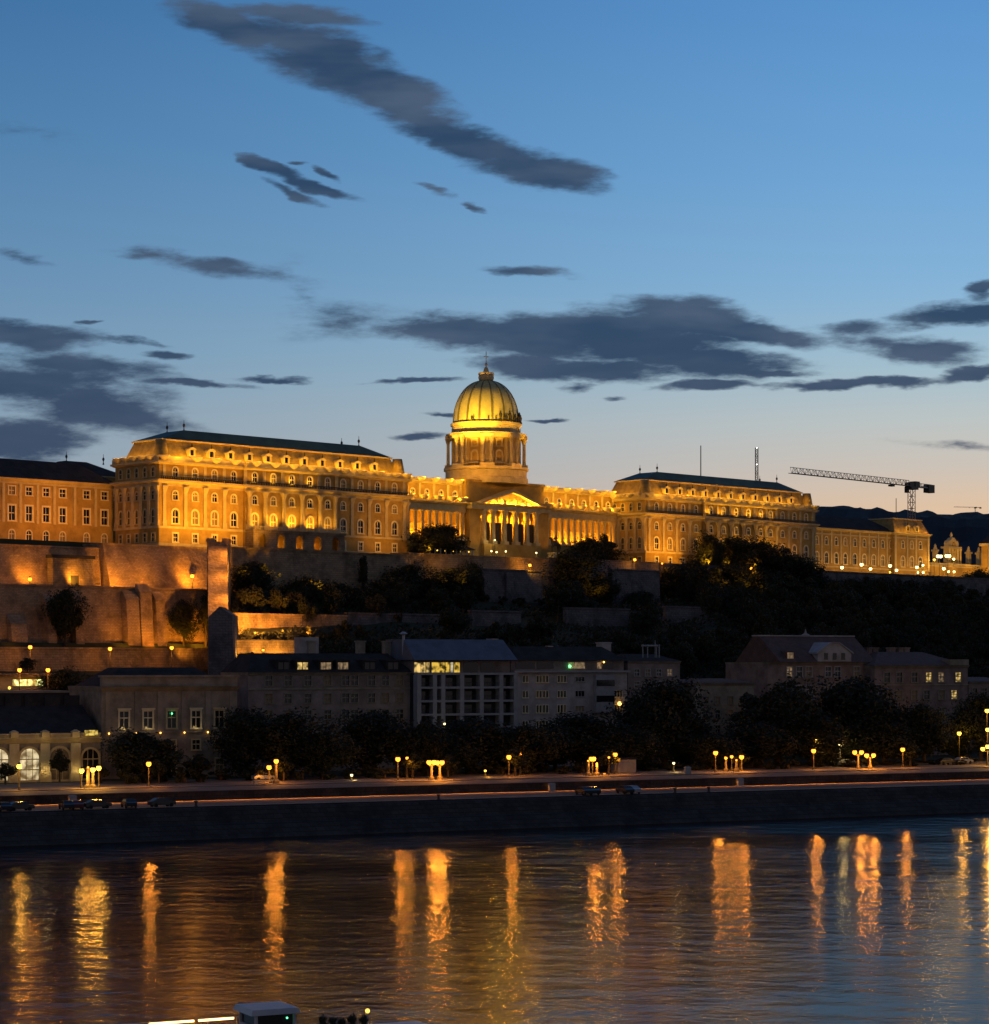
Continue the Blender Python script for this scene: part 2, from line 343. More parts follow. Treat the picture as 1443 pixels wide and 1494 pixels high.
# window meshes: origin at the sill centre, facing -y, y = 0 on the wall plane
def arch_pts(w, h, arched, n=10):
    if not arched: return [(-w / 2, 0), (w / 2, 0), (w / 2, h), (-w / 2, h)]
    r = w / 2
    return [(-r, 0), (r, 0)] + [(r * math.cos(math.pi * i / n), h - r + r * math.sin(math.pi * i / n)) for i in range(n + 1)]
def win_meshes(w, h, arched, fw, mat, mull=1, transom=(.5,), pr=.16, hood=False):
    def fr():
        b = MB(); a = arch_pts(w, h, arched)
        n = len(a)
        if arched: o = [(-w / 2 - fw, -fw * .6), (w / 2 + fw, -fw * .6)] + [((w / 2 + fw) * math.cos(math.pi * i / 10), h - w / 2 + (w / 2 + fw) * math.sin(math.pi * i / 10)) for i in range(11)]
        else: o = [(-w / 2 - fw, -fw * .6), (w / 2 + fw, -fw * .6), (w / 2 + fw, h + fw), (-w / 2 - fw, h + fw)]
        vs = [(x, -pr, z) for x, z in a] + [(x, -pr, z) for x, z in o] + [(x, .12, z) for x, z in a] + [(x, .002, z) for x, z in o]
        fs = []
        for i in range(n):
            j = (i + 1) % n
            fs += [(i, n + i, n + j, j), (i, j, 2 * n + j, 2 * n + i), (n + i, 3 * n + i, 3 * n + j, n + j)]
        b.add(vs, fs)
        b.box(-w / 2 - fw - .1, w / 2 + fw + .1, -pr - .12, -pr + .02, -fw * .6 - .1, -fw * .6 + .12)
        if hood: b.box(-w / 2 - fw - .15, w / 2 + fw + .15, -pr - .25, -pr + .02, h + fw, h + fw + .3)
        for k in range(mull):
            x = -w / 2 + w * (k + 1) / (mull + 1); b.box(x - .06, x + .06, .05, .1, 0, h - (.02 if not arched else .1))
        for tz in transom: b.box(-w / 2, w / 2, .04, .1, h * tz - .1, h * tz + .1)
        return b.mesh('window', MT[mat])
    def pn(): return MB().add([(x, .13, z) for x, z in arch_pts(w, h, arched)], [tuple(range(len(arch_pts(w, h, arched))))])
    key = (w, h, arched, fw, mat, mull, transom, hood)
    return cached(('f', key), fr), lambda g: cached(('p', key, g), lambda: pn().mesh('pane', MT[g]))
def window(root, spec, x, y, z, rz=0, g='glass'):
    f, p = win_meshes(*spec)
    o = put('window', f, root, (x, y, z), rz)
    put('pane', p(g), o)
    return o

# ------------------------------------------------------------------ the two frames of the place: river quay and palace front
def px_y(px): return (px - CX) / F
class Frame:
    def __init__(s, o, ang): s.o = Vector(o); s.a = ang; s.u = Vector((math.cos(ang), math.sin(ang))); s.n = Vector((-math.sin(ang), math.cos(ang)))
    def w(s, t, d=0, z=0):
        p = s.o + s.u * t + s.n * d; return Vector((p.x, p.y, z))
    def t_at(s, px, d):
        a = px_y(px); b = s.o + s.n * d
        return (a * b.y - b.x) / (s.u.x - a * s.u.y)
    def at(s, px, d, py=None, z=0):
        t = s.t_at(px, d); p = s.w(t, d)
        p.z = CH + (HY - py) / F * p.y if py is not None else z
        return p
    def td(s, x, y):
        q = Vector((x, y)) - s.o; return q.dot(s.u), q.dot(s.n)
Q = Frame((-76.2, 359), R(26.3))
K = Frame((-83.5, 580), math.atan2(.7034, .7108))
KZ = 58.0
def k(t, s, z): return K.w(t, s, KZ + z)
def project(p): return CX + F * p[0] / p[1], HY - F * (p[2] - CH) / p[1]

# ------------------------------------------------------------------ ground, river, quay
def sstep(x, a, b):
    q = max(0, min(1, (x - a) / (b - a))); return q * q * (3 - 2 * q)
def height(x, y):
    v = Q.td(x, y)[1]; t, s = K.td(x, y)
    if v < 40: return 2.0
    if v < 88: return 6.45
    nz = noise.fractal((x * .03, y * .03, 0), 1, 2, 4)
    def hill():
        if s > -6.5: return 57.6
        d1, d2 = v - 88, -12 - s
        r = d1 / (d1 + d2 + 1e-6)
        return 6.5 + 40.5 * r ** .85 + 1.6 * nz * min(1, r * 4) * min(1, d2 / 10)
    def fort():
        if s > -3: return 57.6
        if s > -21.5: return 45.8
        if s > -32: return 33.0
        if s > -45: return 26.6
        d1, d2 = v - 88, -45 - s
        return 6.5 + 17 * d1 / (d1 + d2 + 1e-6)
    ppx = CX + F * x / y
    m = sstep(ppx, 326, 340)
    z = fort() * (1 - m) + hill() * m
    if s > 70: z -= 20 * sstep(s, 70, 200)
    return z
def terrain():
    b = MB(); st = 4.0
    xs = [-330 + st * i for i in range(int(900 / st))]; ys = [392 + st * i for i in range(int(760 / st))]
    keep = {}
    for j, y in enumerate(ys):
        for i, x in enumerate(xs):
            if abs(x / y) > .42: continue
            keep[(i, j)] = len(b.v); b.v.append((x, y, height(x, y)))
    for j in range(len(ys) - 1):
        for i in range(len(xs) - 1):
            c = [(i, j), (i + 1, j), (i + 1, j + 1), (i, j + 1)]
            if all(q in keep for q in c) and min(Q.td(xs[q[0]], ys[q[1]])[1] for q in c) > 41: b.f.append(tuple(keep[q] for q in c))
    return tag(b.build('hillside_terrain', 'soil', smooth=False), kind='structure')
terrain()
gl = MB()
p0, p1 = Q.w(-2500, 41), Q.w(2500, 41); p2, p3 = Q.w(2500, 9000), Q.w(-2500, 9000)
gl.add([(*p0.xy, 1.5), (*p1.xy, 1.5), (*p2.xy, 1.5), (*p3.xy, 1.5)], [(0, 1, 2, 3)])
tag(gl.build('ground', 'soil'), kind='structure')
# far wooded ridge
fh = MB(); nx, ny = 260, 14
for j in range(ny):
    for i in range(nx):
        Y = 1500 + j * 45; X = Y * (-.25 + .62 * i / (nx - 1)); px = CX + F * X / Y
        prof = 28 + (970 - (752 - 7 * math.exp(-((px - 1235) / 60) ** 2) + 2 * math.sin(px * .011) + 5 * sstep(px, 1330, 1420))) / F * 2085
        z = prof * sstep(j, -1, ny - 2) ** .6 * sstep(px, 700, 1150) + 5 * noise.fractal((X * .02, Y * .02, 3), 1, 2, 3) + 3.2 * noise.noise((X * .11, Y * .11, 1)) * (1 if j > 5 else .6)
        fh.v.append((X, Y, z))
for j in range(ny - 1):
    for i in range(nx - 1): a = j * nx + i; fh.f.append((a, a + 1, a + nx + 1, a + nx))
tag(fh.build('far_hills', pmat('far_wood', lin(26, 30, 40), lin(18, 22, 30), .03, .95, .8, .12)), kind='structure')

# river
wm_ = bpy.data.materials.new('river_water'); wm_.use_nodes = True
t = wm_.node_tree; b = t.nodes['Principled BSDF']
b.inputs['Base Color'].default_value = (.010, .012, .014, 1); b.inputs['Roughness'].default_value = .125; b.inputs['IOR'].default_value = 1.22; b.inputs['Specular IOR Level'].default_value = .12
c = N(t, 'ShaderNodeTexCoord')
def wnoise(scale, sx, sy, rot, det, rg):
    mp = N(t, 'ShaderNodeMapping'); t.links.new(c.outputs['Object'], mp.inputs[0]); mp.inputs[3].default_value = (sx, sy, 1); mp.inputs[2].default_value = (0, 0, rot)
    n = N(t, 'ShaderNodeTexNoise'); t.links.new(mp.outputs[0], n.inputs['Vector']); n.inputs['Scale'].default_value = scale; n.inputs['Detail'].default_value = det; n.inputs['Roughness'].default_value = rg
    return n.outputs[0]
w1 = wnoise(.2, 1, 1.3, R(20), 3, .5); w2 = wnoise(.75, 1, 1.2, R(-15), 3, .6); w4 = wnoise(1.7, 1, 1.1, R(5), 3, .6); w3 = wnoise(.012, 1, 2.2, R(24), 3, .5)
hh = M_(t, 'ADD', M_(t, 'MULTIPLY', w1, 1.5), M_(t, 'ADD', M_(t, 'MULTIPLY', w2, .42), M_(t, 'MULTIPLY', w4, .04)))
hh = M_(t, 'MULTIPLY', hh, M_(t, 'ADD', .55, smooth(t, w3, .3, .7)))
sp_ = N(t, 'ShaderNodeSeparateXYZ'); t.links.new(c.outputs['Object'], sp_.inputs[0])
vv = M_(t, 'ADD', M_(t, 'MULTIPLY', sp_.outputs[0], -.4431), M_(t, 'MULTIPLY', sp_.outputs[1], .8965))     # metres towards the far bank: 355 at the wall
hh = M_(t, 'MULTIPLY', hh, M_(t, 'ADD', .42, M_(t, 'MULTIPLY', smooth(t, vv, 225, 345), .85)))
bp = N(t, 'ShaderNodeBump'); bp.inputs['Strength'].default_value = 1.0; bp.inputs['Distance'].default_value = .21
t.links.new(hh, bp.inputs['Height']); t.links.new(bp.outputs[0], b.inputs['Normal'])
rv = MB()
q0, q1 = Q.w(-900, -.5), Q.w(1200, -.5); q2, q3 = Q.w(1200, -700), Q.w(-900, -700)
rv.add([(*q3.xy, 0), (*q2.xy, 0), (*q1.xy, 0), (*q0.xy, 0)], [(0, 1, 2, 3)])
tag(rv.build('river_water', wm_), kind='structure')

# quay: profile across (v, z) extruded along the bank
def along(name, prof, mat, t0=-420, t1=800, kind='structure'):
    b = MB(Matrix.Translation((Q.o.x, Q.o.y, 0)) @ Matrix.Rotation(Q.a, 4, 'Z'))
    b.prism_x(prof, t0, t1)
    return tag(b.build(name, mat), kind=kind)
along('embankment', [(-2, -2), (0, .25), (.3, .35), (2.2, 2.2), (3.4, 2.3), (5.0, 4.7), (5.6, 4.75), (5.6, -2)], 'quaystone')
along('embankment_kerb', [(5.605, 4.0), (5.605, 4.92), (6.2, 4.92), (6.2, 4.0)], 'quaystone')
along('lower_quay_road', [(6.205, 4), (6.205, 4.8), (23.9, 4.86), (23.9, 4)], 'quaypave')
QLIGHT = True
along('promenade_wall', [(23.905, 3), (23.905, 6.1), (23.75, 6.1), (23.75, 6.42), (24.4, 6.42), (24.4, 3)], 'quaystone')
along('promenade_road', [(24.405, 4), (24.405, 6.3), (37.5, 6.36), (37.5, 4)], 'asphalt')
along('promenade_path', [(37.505, 4), (37.505, 6.5), (60, 6.54), (60, 4)], 'paving')
for v_ in (8.2, 22.4): along('road_markings', [(v_, 4.84), (v_, 4.872), (v_ + .18, 4.872), (v_ + .18, 4.84)], 'paint')
for v_ in (25.2, 36.8): along('road_markings', [(v_, 6.33), (v_, 6.366), (v_ + .18, 6.366), (v_ + .18, 6.33)], 'paint')

# ================================================================== PALACE WINGS
G_ = (1.3, 2.0, False, .42, 'bright', 1, (.55,))
W1 = (1.75, 3.4, True, .42, 'bright', 1, (.45,), .16, False)
W2 = (1.5, 2.1, True, .32, 'bright', 1, (.6,))
W3 = (1.45, 2.3, True, .34, 'bright', 1, (.5,))
BAY = 6.17
def bowl_mesh():  # bowl shape added in place of the light pools on the parapets
    return cached('bowl', lambda: MB().lathe([(.25, -1.1), (.9, -.75), (1.35, -.2), (1.5, 0), (1.5, .12), (1.2, .14), (.4, .2)], 12).mesh('light_pool_bowl', MT['bright'], True))
def finial_mesh():
    return cached('finial', lambda: MB().lathe([(.25, 0), (.2, .4), (.1, .6), (.12, 1.0), (.34, 1.4), (.28, 1.8), (.08, 2.0), (.05, 2.9)], 8).mesh('roof_finial', MT['darkstone'], True))
def dormer(root, x, y, z):
    def dm():
        b = MB()
        b.box(-1.0, 1.0, -.2, 2.2, 0, .25); b.box(-1.0, -.6, -.2, 2.2, .25, 1.7); b.box(.6, 1.0, -.2, 2.2, .25, 1.7)
        b.prism_y([(-1.25, 1.7), (1.25, 1.7), (.8, 2.15), (0, 2.4), (-.8, 2.15)], -.35, 2.4)
        return b.mesh('dormer', MT['trim'])
    o = put('dormer', cached('dormer', dm), root, (x, y, z))
    put('pane', cached('dormpane', lambda: MB().add([(-.6, .1, .25), (.6, .1, .25), (.6, .1, 1.7), (-.6, .1, 1.7)], [(0, 1, 2, 3)]).mesh('pane', MT['glass'])), o)
    put('roof_spike', cached('dormspike', lambda: MB().lathe([(.3, 2.3), (.22, 2.7), (.06, 3.5)], 6).mesh('roof_spike', MT['darkstone'])), o)
L_, D_ = 84.0, 18.5
CA, CB = 26.6, 57.45                                       # projecting centre
def make_wing(label):
    r = thing('palace_wing', label, 'palace wing', k(0, 0, 0), K.a, 'matching domed palace side wings')
    bays = [5 + BAY * i for i in range(13)]
    PRJ = .9; rnw = random.Random(3)
    # outer walls
    ops = [(x - .65, x + .65, .85, 2.85) for x in bays if not CA < x < CB] + [(x - .87, x + .87, 5.5, 8.9) for x in bays] + [(x - .75, x + .75, 11.4, 13.5) for x in bays] + [(x - .72, x + .72, 17.15, 19.45) for x in bays]
    def seg(o, a, b, y):
        return [(p[0] - a, p[1] - a, p[2], p[3]) for p in o if a < p[0] < b]
    w = MB()
    w.wall((0, 0), (1, 0), CA, -6, 20.1, seg(ops, 0, CA, 0)); w.wall((CB, 0), (1, 0), L_ - CB, -6, 20.1, seg(ops, CB, L_, 0))
    w.wall((CA, -PRJ), (1, 0), CB - CA, -6, 20.1, seg(ops, CA, CB, 0))
    w.wall((CA, 0), (0, -1), PRJ, -6, 20.1, []); w.wall((CB, -PRJ), (0, 1), PRJ, -6, 20.1, [])
    sb = [2.35 + 3.45 * i for i in range(5)]
    sops = [(D_ - y - .6, D_ - y + .6, z0, z1) for y in sb for z0, z1 in ((.85, 2.85), (5.5, 8.9), (11.4, 13.5), (17.15, 19.45))]
    w.wall((0, D_), (0, -1), D_, -6, 20.1, sops)
    w.wall((L_, 0), (0, 1), D_, -6, 20.1, sops)
    w.wall((L_, D_), (-1, 0), L_, -6, 20.1, [])
    w.build('wall', 'ochre', r)
    for x in bays:
        y = -PRJ if CA < x < CB else 0
        if y == 0: window(r, G_, x, y, .85)
        window(r, W1, x, y, 5.5, 0, rnw.choice(('glass', 'glass', 'blind'))); window(r, W2, x, y, 11.4, 0, rnw.choice(('glass', 'glass', 'glass', 'blind'))); window(r, W3, x, y, 17.15, 0, rnw.choice(('glass', 'glass', 'blind')))
    for yy in sb:
        for zz, sp in ((.85, (1.2, 2.0, False, .3, 'trim', 1, (.55,))), (5.5, (1.2, 3.4, True, .3, 'trim', 1, (.45,))), (11.4, (1.2, 2.1, True, .3, 'trim', 1, (.6,))), (17.15, (1.2, 2.3, True, .3, 'trim', 1, (.5,)))):
            window(r, sp, 0, yy, zz, -math.pi / 2); window(r, sp, L_, yy, zz, math.pi / 2)
    # horizontal mouldings
    def band(b, z0, z1, p, q=None):
        q = p if q is None else q
        b.frust((-p, L_ + p, -p, D_ + p, z0), (-q, L_ + q, -q, D_ + q, z1)); b.frust((CA - p, CB + p, -PRJ - p, .5, z0 + .002), (CA - q, CB + q, -PRJ - q, .5, z1 + .003))
    b = MB(); band(b, 4.1, 4.7, .35); b.build('string_course', 'trim', r)
    b = MB(); band(b, 14.7, 15.4, .25); band(b, 15.403, 15.8, .45, 1.0); band(b, 15.803, 16.3, 1.15); b.build('main_cornice', 'trim', r)
    b = MB(); band(b, 20.1, 20.5, .25, .8); band(b, 20.503, 20.95, .95); b.build('attic_cornice', 'trim', r)
    b = MB(); band(b, -6.0, .45, .12); b.build('plinth', 'trim', r)
    # balustrade at the foot of the attic storey, dark with plants
    b = MB()
    for (x0, x1, y) in ((0, CA, -.75), (CA, CB, -.75 - PRJ), (CB, L_, -.75)):
        b.box(x0, x1, y - .1, y + .1, 16.95, 17.15)
        n = int((x1 - x0) / .55)
        for i in range(n): xx = x0 + .3 + i * (x1 - x0) / n; b.box(xx - .1, xx + .1, y - .08, y + .08, 16.3, 16.95)
    b.build('balustrade', 'darkstone', r)
    # pilasters and columns
    pm = cached('pil', lambda: MB().box(-.62, .62, -.42, .2, 4.7, 6.1).box(-.48, .48, -.3, .2, 6.1, 13.2).mesh('pilaster', MT['trim']))
    cp = cached('cap', lambda: MB().frust((-.5, .5, -.34, .1, 13.2), (-.78, .78, -.7, .1, 14.45)).box(-.85, .85, -.75, .1, 14.45, 14.7).mesh('capital', MT['trim']))
    cm = cached('colm', lambda: MB().box(-.75, .75, -1.3, .1, 4.7, 6.2).lathe([(.6, 6.2), (.62, 6.5), (.55, 6.7), (.5, 13.1), (.56, 13.2)], 12, 0, -.6).mesh('column', MT['trim']))
    cc_ = cached('ccap', lambda: MB().lathe([(.52, 13.2), (.6, 13.6), (.9, 14.4)], 12, 0, -.6).box(-.9, .9, -1.45, .1, 14.4, 14.69).mesh('capital', MT['trim']))
    px_ = [bays[0] - BAY / 2 - .4] + [bays[i] + BAY / 2 for i in range(12)] + [bays[12] + BAY / 2 + .4]
    for x in px_:
        if CA - .5 <= x <= CB + .5:
            o = put('column', cm, r, (min(max(x, CA + .9), CB - .9), -PRJ, 0)); put('capital', cc_, o)
        else:
            o = put('pilaster', pm, r, (x, 0, 0)); put('capital', cp, o)
    for yy in [.6] + [y + 1.72 for y in sb[:-1]] + [D_ - .6]:
        o = put('pilaster', pm, r, (0, yy, 0), -math.pi / 2); put('capital', cp, o)
        o = put('pilaster', pm, r, (L_, yy, 0), math.pi / 2); put('capital', cp, o)
    am = cached('apil', lambda: MB().box(-.45, .45, -.22, .1, 16.3, 20.1).mesh('attic_pilaster', MT['trim']))
    for x in px_: put('attic_pilaster', am, r, (x, -PRJ if CA - .5 <= x <= CB + .5 else 0, 0))
    # ground floor arcade of the projecting centre
    b = MB(); n = 4; aw = (CB - CA) / 5
    aops = [(aw * (i + .5) - 1.2, aw * (i + .5) + 1.2, .2, 3.6) for i in range(5)]
    b.wall((CA, -4.2), (1, 0), CB - CA, -6, 4.2, aops, .8); b.wall((CA, -.9), (0, -1), 3.3, -6, 4.2, []); b.wall((CB, -4.2), (0, 1), 3.3, -6, 4.2, [])
    b.box(CA - .3, CB + .3, -4.5, -.92, 4.202, 4.7); b.box(CA, CB, -4.0, -.92, -.1, .18)
    b.build('arcade', 'ashlar', r)
    b = MB()
    for i in range(5):
        x = CA + aw * (i + .5); rr = 1.2
        pts = [(x + rr * math.cos(math.pi * q / 10), 2.4 + rr * math.sin(math.pi * q / 10)) for q in range(11)]
        b.prism_y([(x + rr, 3.6)] + pts[:6], -4.19, -3.6); b.prism_y([(x - rr, 3.6)] + pts[:4:-1], -4.19, -3.6)
    b.build('arcade_arches', 'ashlar', r)
    b = MB()
    b.box(CA, CB, -4.6, -4.4, 5.4, 5.6)
    for i in range(50): xx = CA + .3 + i * (CB - CA - .6) / 49; b.box(xx - .1, xx + .1, -4.58, -4.42, 4.7, 5.4)
    b.build('balcony_rail', 'trim', r)
    # parapet, with pale bowl shapes standing in for pools of light
    b = MB()
    for (x0, x1, y) in ((0, CA, -.5), (CA, CB, -.5 - PRJ), (CB, L_, -.5)): b.box(x0, x1, y - .18, y + .18, 20.95, 22.1)
    b.box(-.68, -.32, -.5, D_ + .5, 20.95, 22.1); b.box(L_ + .32, L_ + .68, -.5, D_ + .5, 20.95, 22.1)
    b.build('parapet', 'trim', r)
    bm_ = bowl_mesh()
    for x in [1.0] + bays[1:] + [L_ - 1.0]: put('light_pool_bowl', bm_, r, (x, (-PRJ if CA < x < CB else 0) - .75, 22.15))
    for yy in sb: put('light_pool_bowl', bm_, r, (-.75, yy, 22.15)); put('light_pool_bowl', bm_, r, (L_ + .75, yy, 22.15))
    # mansard, ledge, hipped roof
    b = MB(); b.frust((1.2, L_ - 1.2, 1.2, D_ - 1.2, 20.9), (3.4, L_ - 3.4, 3.4, D_ - 3.4, 26.4))
    b.build('mansard_roof', 'mansard', r)
    b = MB(); b.box(2.9, L_ - 2.9, 2.9, D_ - 2.9, 26.402, 26.8); b.build('roof_ledge', 'trim', r)
    b = MB(); b.frust((3.1, L_ - 3.1, 3.1, D_ - 3.1, 26.803), (12.2, L_ - 12.2, 6.0, D_ - 5.0, 29.7)); b.build('hipped_roof', 'copper', r)
    for (x, y) in ((12.4, 6.2), (12.4, D_ - 5.2), (L_ - 12.4, 6.2), (L_ - 12.4, D_ - 5.2)): put('roof_finial', finial_mesh(), r, (x, y, 29.4))
    for x in bays[1:12]: dormer(r, x, 1.25, 22.6)
    for xx, yy in ((2.0, 2.0), (L_ - 2.0, 2.0)): MB().lathe([(2.0, 21), (2.0, 22.5), (1.7, 24.2), (1.3, 26.39)], 14, xx, yy).build('corner_turret', 'mansard', r, smooth=True)
    return r
wing = make_wing('long floodlit palace wing with hipped dark roof, dormers and pilasters, standing left of the dome')
KID = {}
for o in COL.objects:
    if o.parent: KID.setdefault(o.parent.name, []).append(o)
wing2 = copy_tree(wing); KID = {}
wing2.location = k(182, 0, 0)
wing2['label'] = 'palace wing with hipped dark roof right of the dome, its base hidden by dark trees'

def light_wing(t0, pw, side, lowpow):
    bays = [5 + BAY * i for i in range(13)]
    for i, x in enumerate(bays):
        pr = -.9 if CA < x < CB else 0
        g = pw[i]
        point(k(t0 + x, pr - 2.2, 23.0), 560 * g, YEL, .15)                       # washes the light-pool bowl
        if i < 12: point(k(t0 + x + BAY / 2, .55, 21.6), 560 * (g + pw[i + 1]) / 2, YEL, .15)   # behind the parapet, up the mansard
    for y in (2.3, 5.75, 9.2, 12.65, 16.1):
        point(k(t0 + .4, y + 1.7, 21.6), 260 * side, YEL, .15); point(k(t0 - 2.2, y, 23.0), 130 * side, YEL, .15)
    for x, q, tz in lowpow:                                              # floodlights on the terrace; lower tier added to even out the facade
        spot(k(t0 + x, -11, 1.0), k(t0 + x, 0, tz + 2), q * .8, AMB, 125, 1, .4); spot(k(t0 + x, -34, -13), k(t0 + x, 0, 14), q * 3.1, AMB, 31, .6, .4)
light_wing(0, [1] * 13, 1, [(-1, 5200, 8), (7, 10500, 8), (17, 9500, 8), (26, 5000, 9), (74, 4200, 8), (82, 4200, 9)])
light_wing(182, [.75] * 9 + [.6, .5, .45, .4], .55, [(0, 5600, 9), (8, 7600, 9), (17, 7800, 9), (26, 6200, 9), (40, 3500, 10), (66, 3800, 10)])
for x, q in ((29, 1700), (35, 2600), (41.5, 2800), (48, 2400), (54, 900)):
    spot(k(x, -3.6, 5.0), k(x, -.5, 13), q, YEL, 120, .8, .2)
for x, q in ((29, 900), (35, 1500), (41.5, 1500), (48, 1300)): spot(k(x, -2.3, 16.9), k(x, -.5, 20), q * .3, YEL, 140, .8, .2)
for x, q in ((28, 1400), (34, 1800), (41.5, 1800), (48, 1800), (54, 1600), (60, 1000)):
    spot(k(182 + x, -3.6, 5.0), k(182 + x, -.5, 13), q, YEL, 120, .8, .2); spot(k(182 + x, -2.3, 16.9), k(182 + x, -.5, 20), q * .3, YEL, 140, .8, .2)
for i in range(1, 4): point(k(CA + 6.17 * (i + .5) + .4, -2.2, .8), 160, AMB, .15)

# ================================================================== PALACE CENTRE WITH DOME
ctr = thing('palace_centre', 'central palace range with gold lit dome, lit pediment and colonnades between the wings', 'palace', k(0, 0, 0), K.a)
def centre():
    r = ctr
    TC = 133.4
    b = MB()
    for (a, c_) in ((84, 117), (149.5, 182)):
        b = MB(); b.wall((a, 15), (1, 0), c_ - a, -6, 16.0, [])
        b.box(a, c_, 10.9, 15.0, -6, 5.6)
        b.build('wall', 'ochre', r)
    b = MB()
    for (a, c_) in ((84, 117), (149.5, 182)):
        b = MB(); b.box(a, c_, 11.2, 16, 13.9, 15.6); b.frust((a, c_, 11.2, 16, 15.602), (a, c_, 10.2, 16, 16.3)); b.box(a, c_, 10.1, 16, 16.302, 16.8)
        b.box(a, c_, 10.6, 12, 5.602, 6.1)
        b.build('main_cornice', 'trim', r)
    aw = []
    for (a, c_) in ((84, 117), (149.5, 182)):
        n = 6; st = (c_ - a) / n
        xs = [a + st * (i + .5) for i in range(n)]
        w = MB(); w.wall((a, 13), (1, 0), c_ - a, 16.8, 21.6, [(x - a - .65, x - a + .65, 17.9, 19.8) for x in xs]); w.box(a, c_, 13.5, 26, 16.81, 21.6); aw.append(w)
        for x in xs:
            window(r, (1.3, 1.9, True, .34, 'bright', 1, (.5,)), x, 13, 17.9)
        pm = cached('cpil', lambda: MB().box(-.4, .4, -.2, .1, 16.81, 21.6).mesh('attic_pilaster', MT['trim']))
        for i in range(n + 1): put('attic_pilaster', pm, r, (min(max(a + st * i, a + .5), c_ - .5), 13, 0))
        cm = cached('ccol', lambda: MB().box(-.8, .8, -.8, .8, 6.1, 6.8).lathe([(.66, 6.8), (.6, 7.2), (.52, 12.9)], 12).mesh('column', MT['trim']))
        cp = cached('ccp', lambda: MB().lathe([(.55, 12.9), (.62, 13.2), (.9, 13.75)], 12).box(-.9, .9, -.9, .9, 13.75, 13.9).mesh('capital', MT['trim']))
        for i in range(2 * n + 1):
            o = put('column', cm, r, (min(max(a + st * i / 2, a + .9), c_ - .9), 11.9, 0)); put('capital', cp, o)
        for i in range(n + 1): put('light_pool_bowl', bowl_mesh(), r, (min(max(a + st * i, a + 1.5), c_ - 1.5), 10.9, 17.95))
        for i in range(n + 1): put('light_pool_bowl', bowl_mesh(), r, (min(max(a + st * i, a + 1.5), c_ - 1.5), 12.4, 23.1))
    for w in aw: w.build('attic_wall', 'ochre', r)
    b = MB()
    for (a, c_) in ((84, 117), (149.5, 182)):
        b = MB(); b.frust((a, c_, 12.9, 26, 21.602), (a, c_, 12.3, 26.5, 22.1)); b.box(a, c_, 12.35, 12.7, 22.102, 23.1); b.box(a, c_, 13.4, 25, 22.102, 22.4)
        b.build('balustrade', 'trim', r)
    # great windows between the columns
    for (a, c_) in ((84, 117), (149.5, 182)):
        st = (c_ - a) / 12
        for i in range(12): window(r, (1.3, 3.0, True, .25, 'trim', 1, (.5,)), a + st * (i + .5), 14.95, 7.2)
    # portico
    b = MB(); b.box(117, 121.6, 9.6, 16, -6, 14.9); b.box(145.2, 149.5, 9.6, 16, -6, 14.9)
    b.box(121.6, 145.2, 8.4, 12.4, -6, 5.0); b.build('portico_block', 'ochre', r)
    aps = [124.0 + i * 4.7 for i in range(5)]
    b = MB(); b.wall((121.6, 12.4), (1, 0), 23.6, 5.0, 14.9, [(x - 121.6 - 1.85, x - 121.6 + 1.85, 5.2, 14.45) for x in aps], .7)
    for x in aps:
        rr = 1.85; pts = [(x + rr * math.cos(math.pi * q / 10), 12.6 + rr * math.sin(math.pi * q / 10)) for q in range(11)]
        b.prism_y([(x + rr, 14.45)] + pts[:6], 12.42, 13.0); b.prism_y([(x - rr, 14.45)] + pts[:4:-1], 12.42, 13.0)
    b.box(121.6, 145.2, 15.6, 15.9, 5, 14.9); b.box(121.6, 145.2, 12.4, 15.9, 14.6, 14.88)
    b.build('arched_screen', 'ochre', r)
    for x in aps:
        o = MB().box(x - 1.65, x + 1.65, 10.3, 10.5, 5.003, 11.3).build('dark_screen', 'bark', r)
    cm = cached('pcol', lambda: MB().box(-.95, .95, -.95, .95, 5.0, 5.9).lathe([(.82, 5.9), (.74, 6.4), (.64, 13.1)], 14).mesh('column', MT['trim']))
    cp = cached('pcp', lambda: MB().lathe([(.66, 13.1), (.75, 13.6), (1.1, 14.6)], 14).box(-1.1, 1.1, -1.1, 1.1, 14.6, 14.9).mesh('capital', MT['trim']))
    for x in (122.6, 126.35, 131.05, 135.75, 140.45, 144.2):
        o = put('column', cm, r, (x, 9.6, 0)); put('capital', cp, o)
    b = MB(); b.box(116.8, 149.7, 8.5, 16, 14.902, 16.0); b.frust((116.6, 149.9, 8.3, 16, 16.002), (116.0, 150.5, 7.6, 16, 16.6)); b.build('entablature', 'trim', r)
    b = MB(); b.prism_y([(121.6, 16.6), (145.2, 16.6), (133.4, 20.6)], 9.4, 11.0); b.build('tympanum', 'ochre', r)
    b = MB()
    for sg in (-1, 1):
        b.prism_y([(133.4, 20.3), (133.4 + sg * 12.4, 16.05 + .56), (133.4 + sg * 13.0, 16.65), (133.4 + sg * 13.0, 16.95), (133.4, 21.2)][::sg], 8.0, 11.4)
    b.build('pediment_cornice', 'trim', r)
    rnd = random.Random(4)
    for i in range(26):
        x = 133.4 + rnd.uniform(-9, 9); top = 20.1 - abs(x - 133.4) * .34
        h = min(top - 16.7, rnd.uniform(.8, 2.4)); MB().lathe([(.3, 16.62), (.34, 16.62 + h * .4), (.22, 16.62 + h * .7), (.25, 16.62 + h * .85), (.05, 16.62 + h)], 6, x, 9.25).build('relief_figure', 'trim', r)
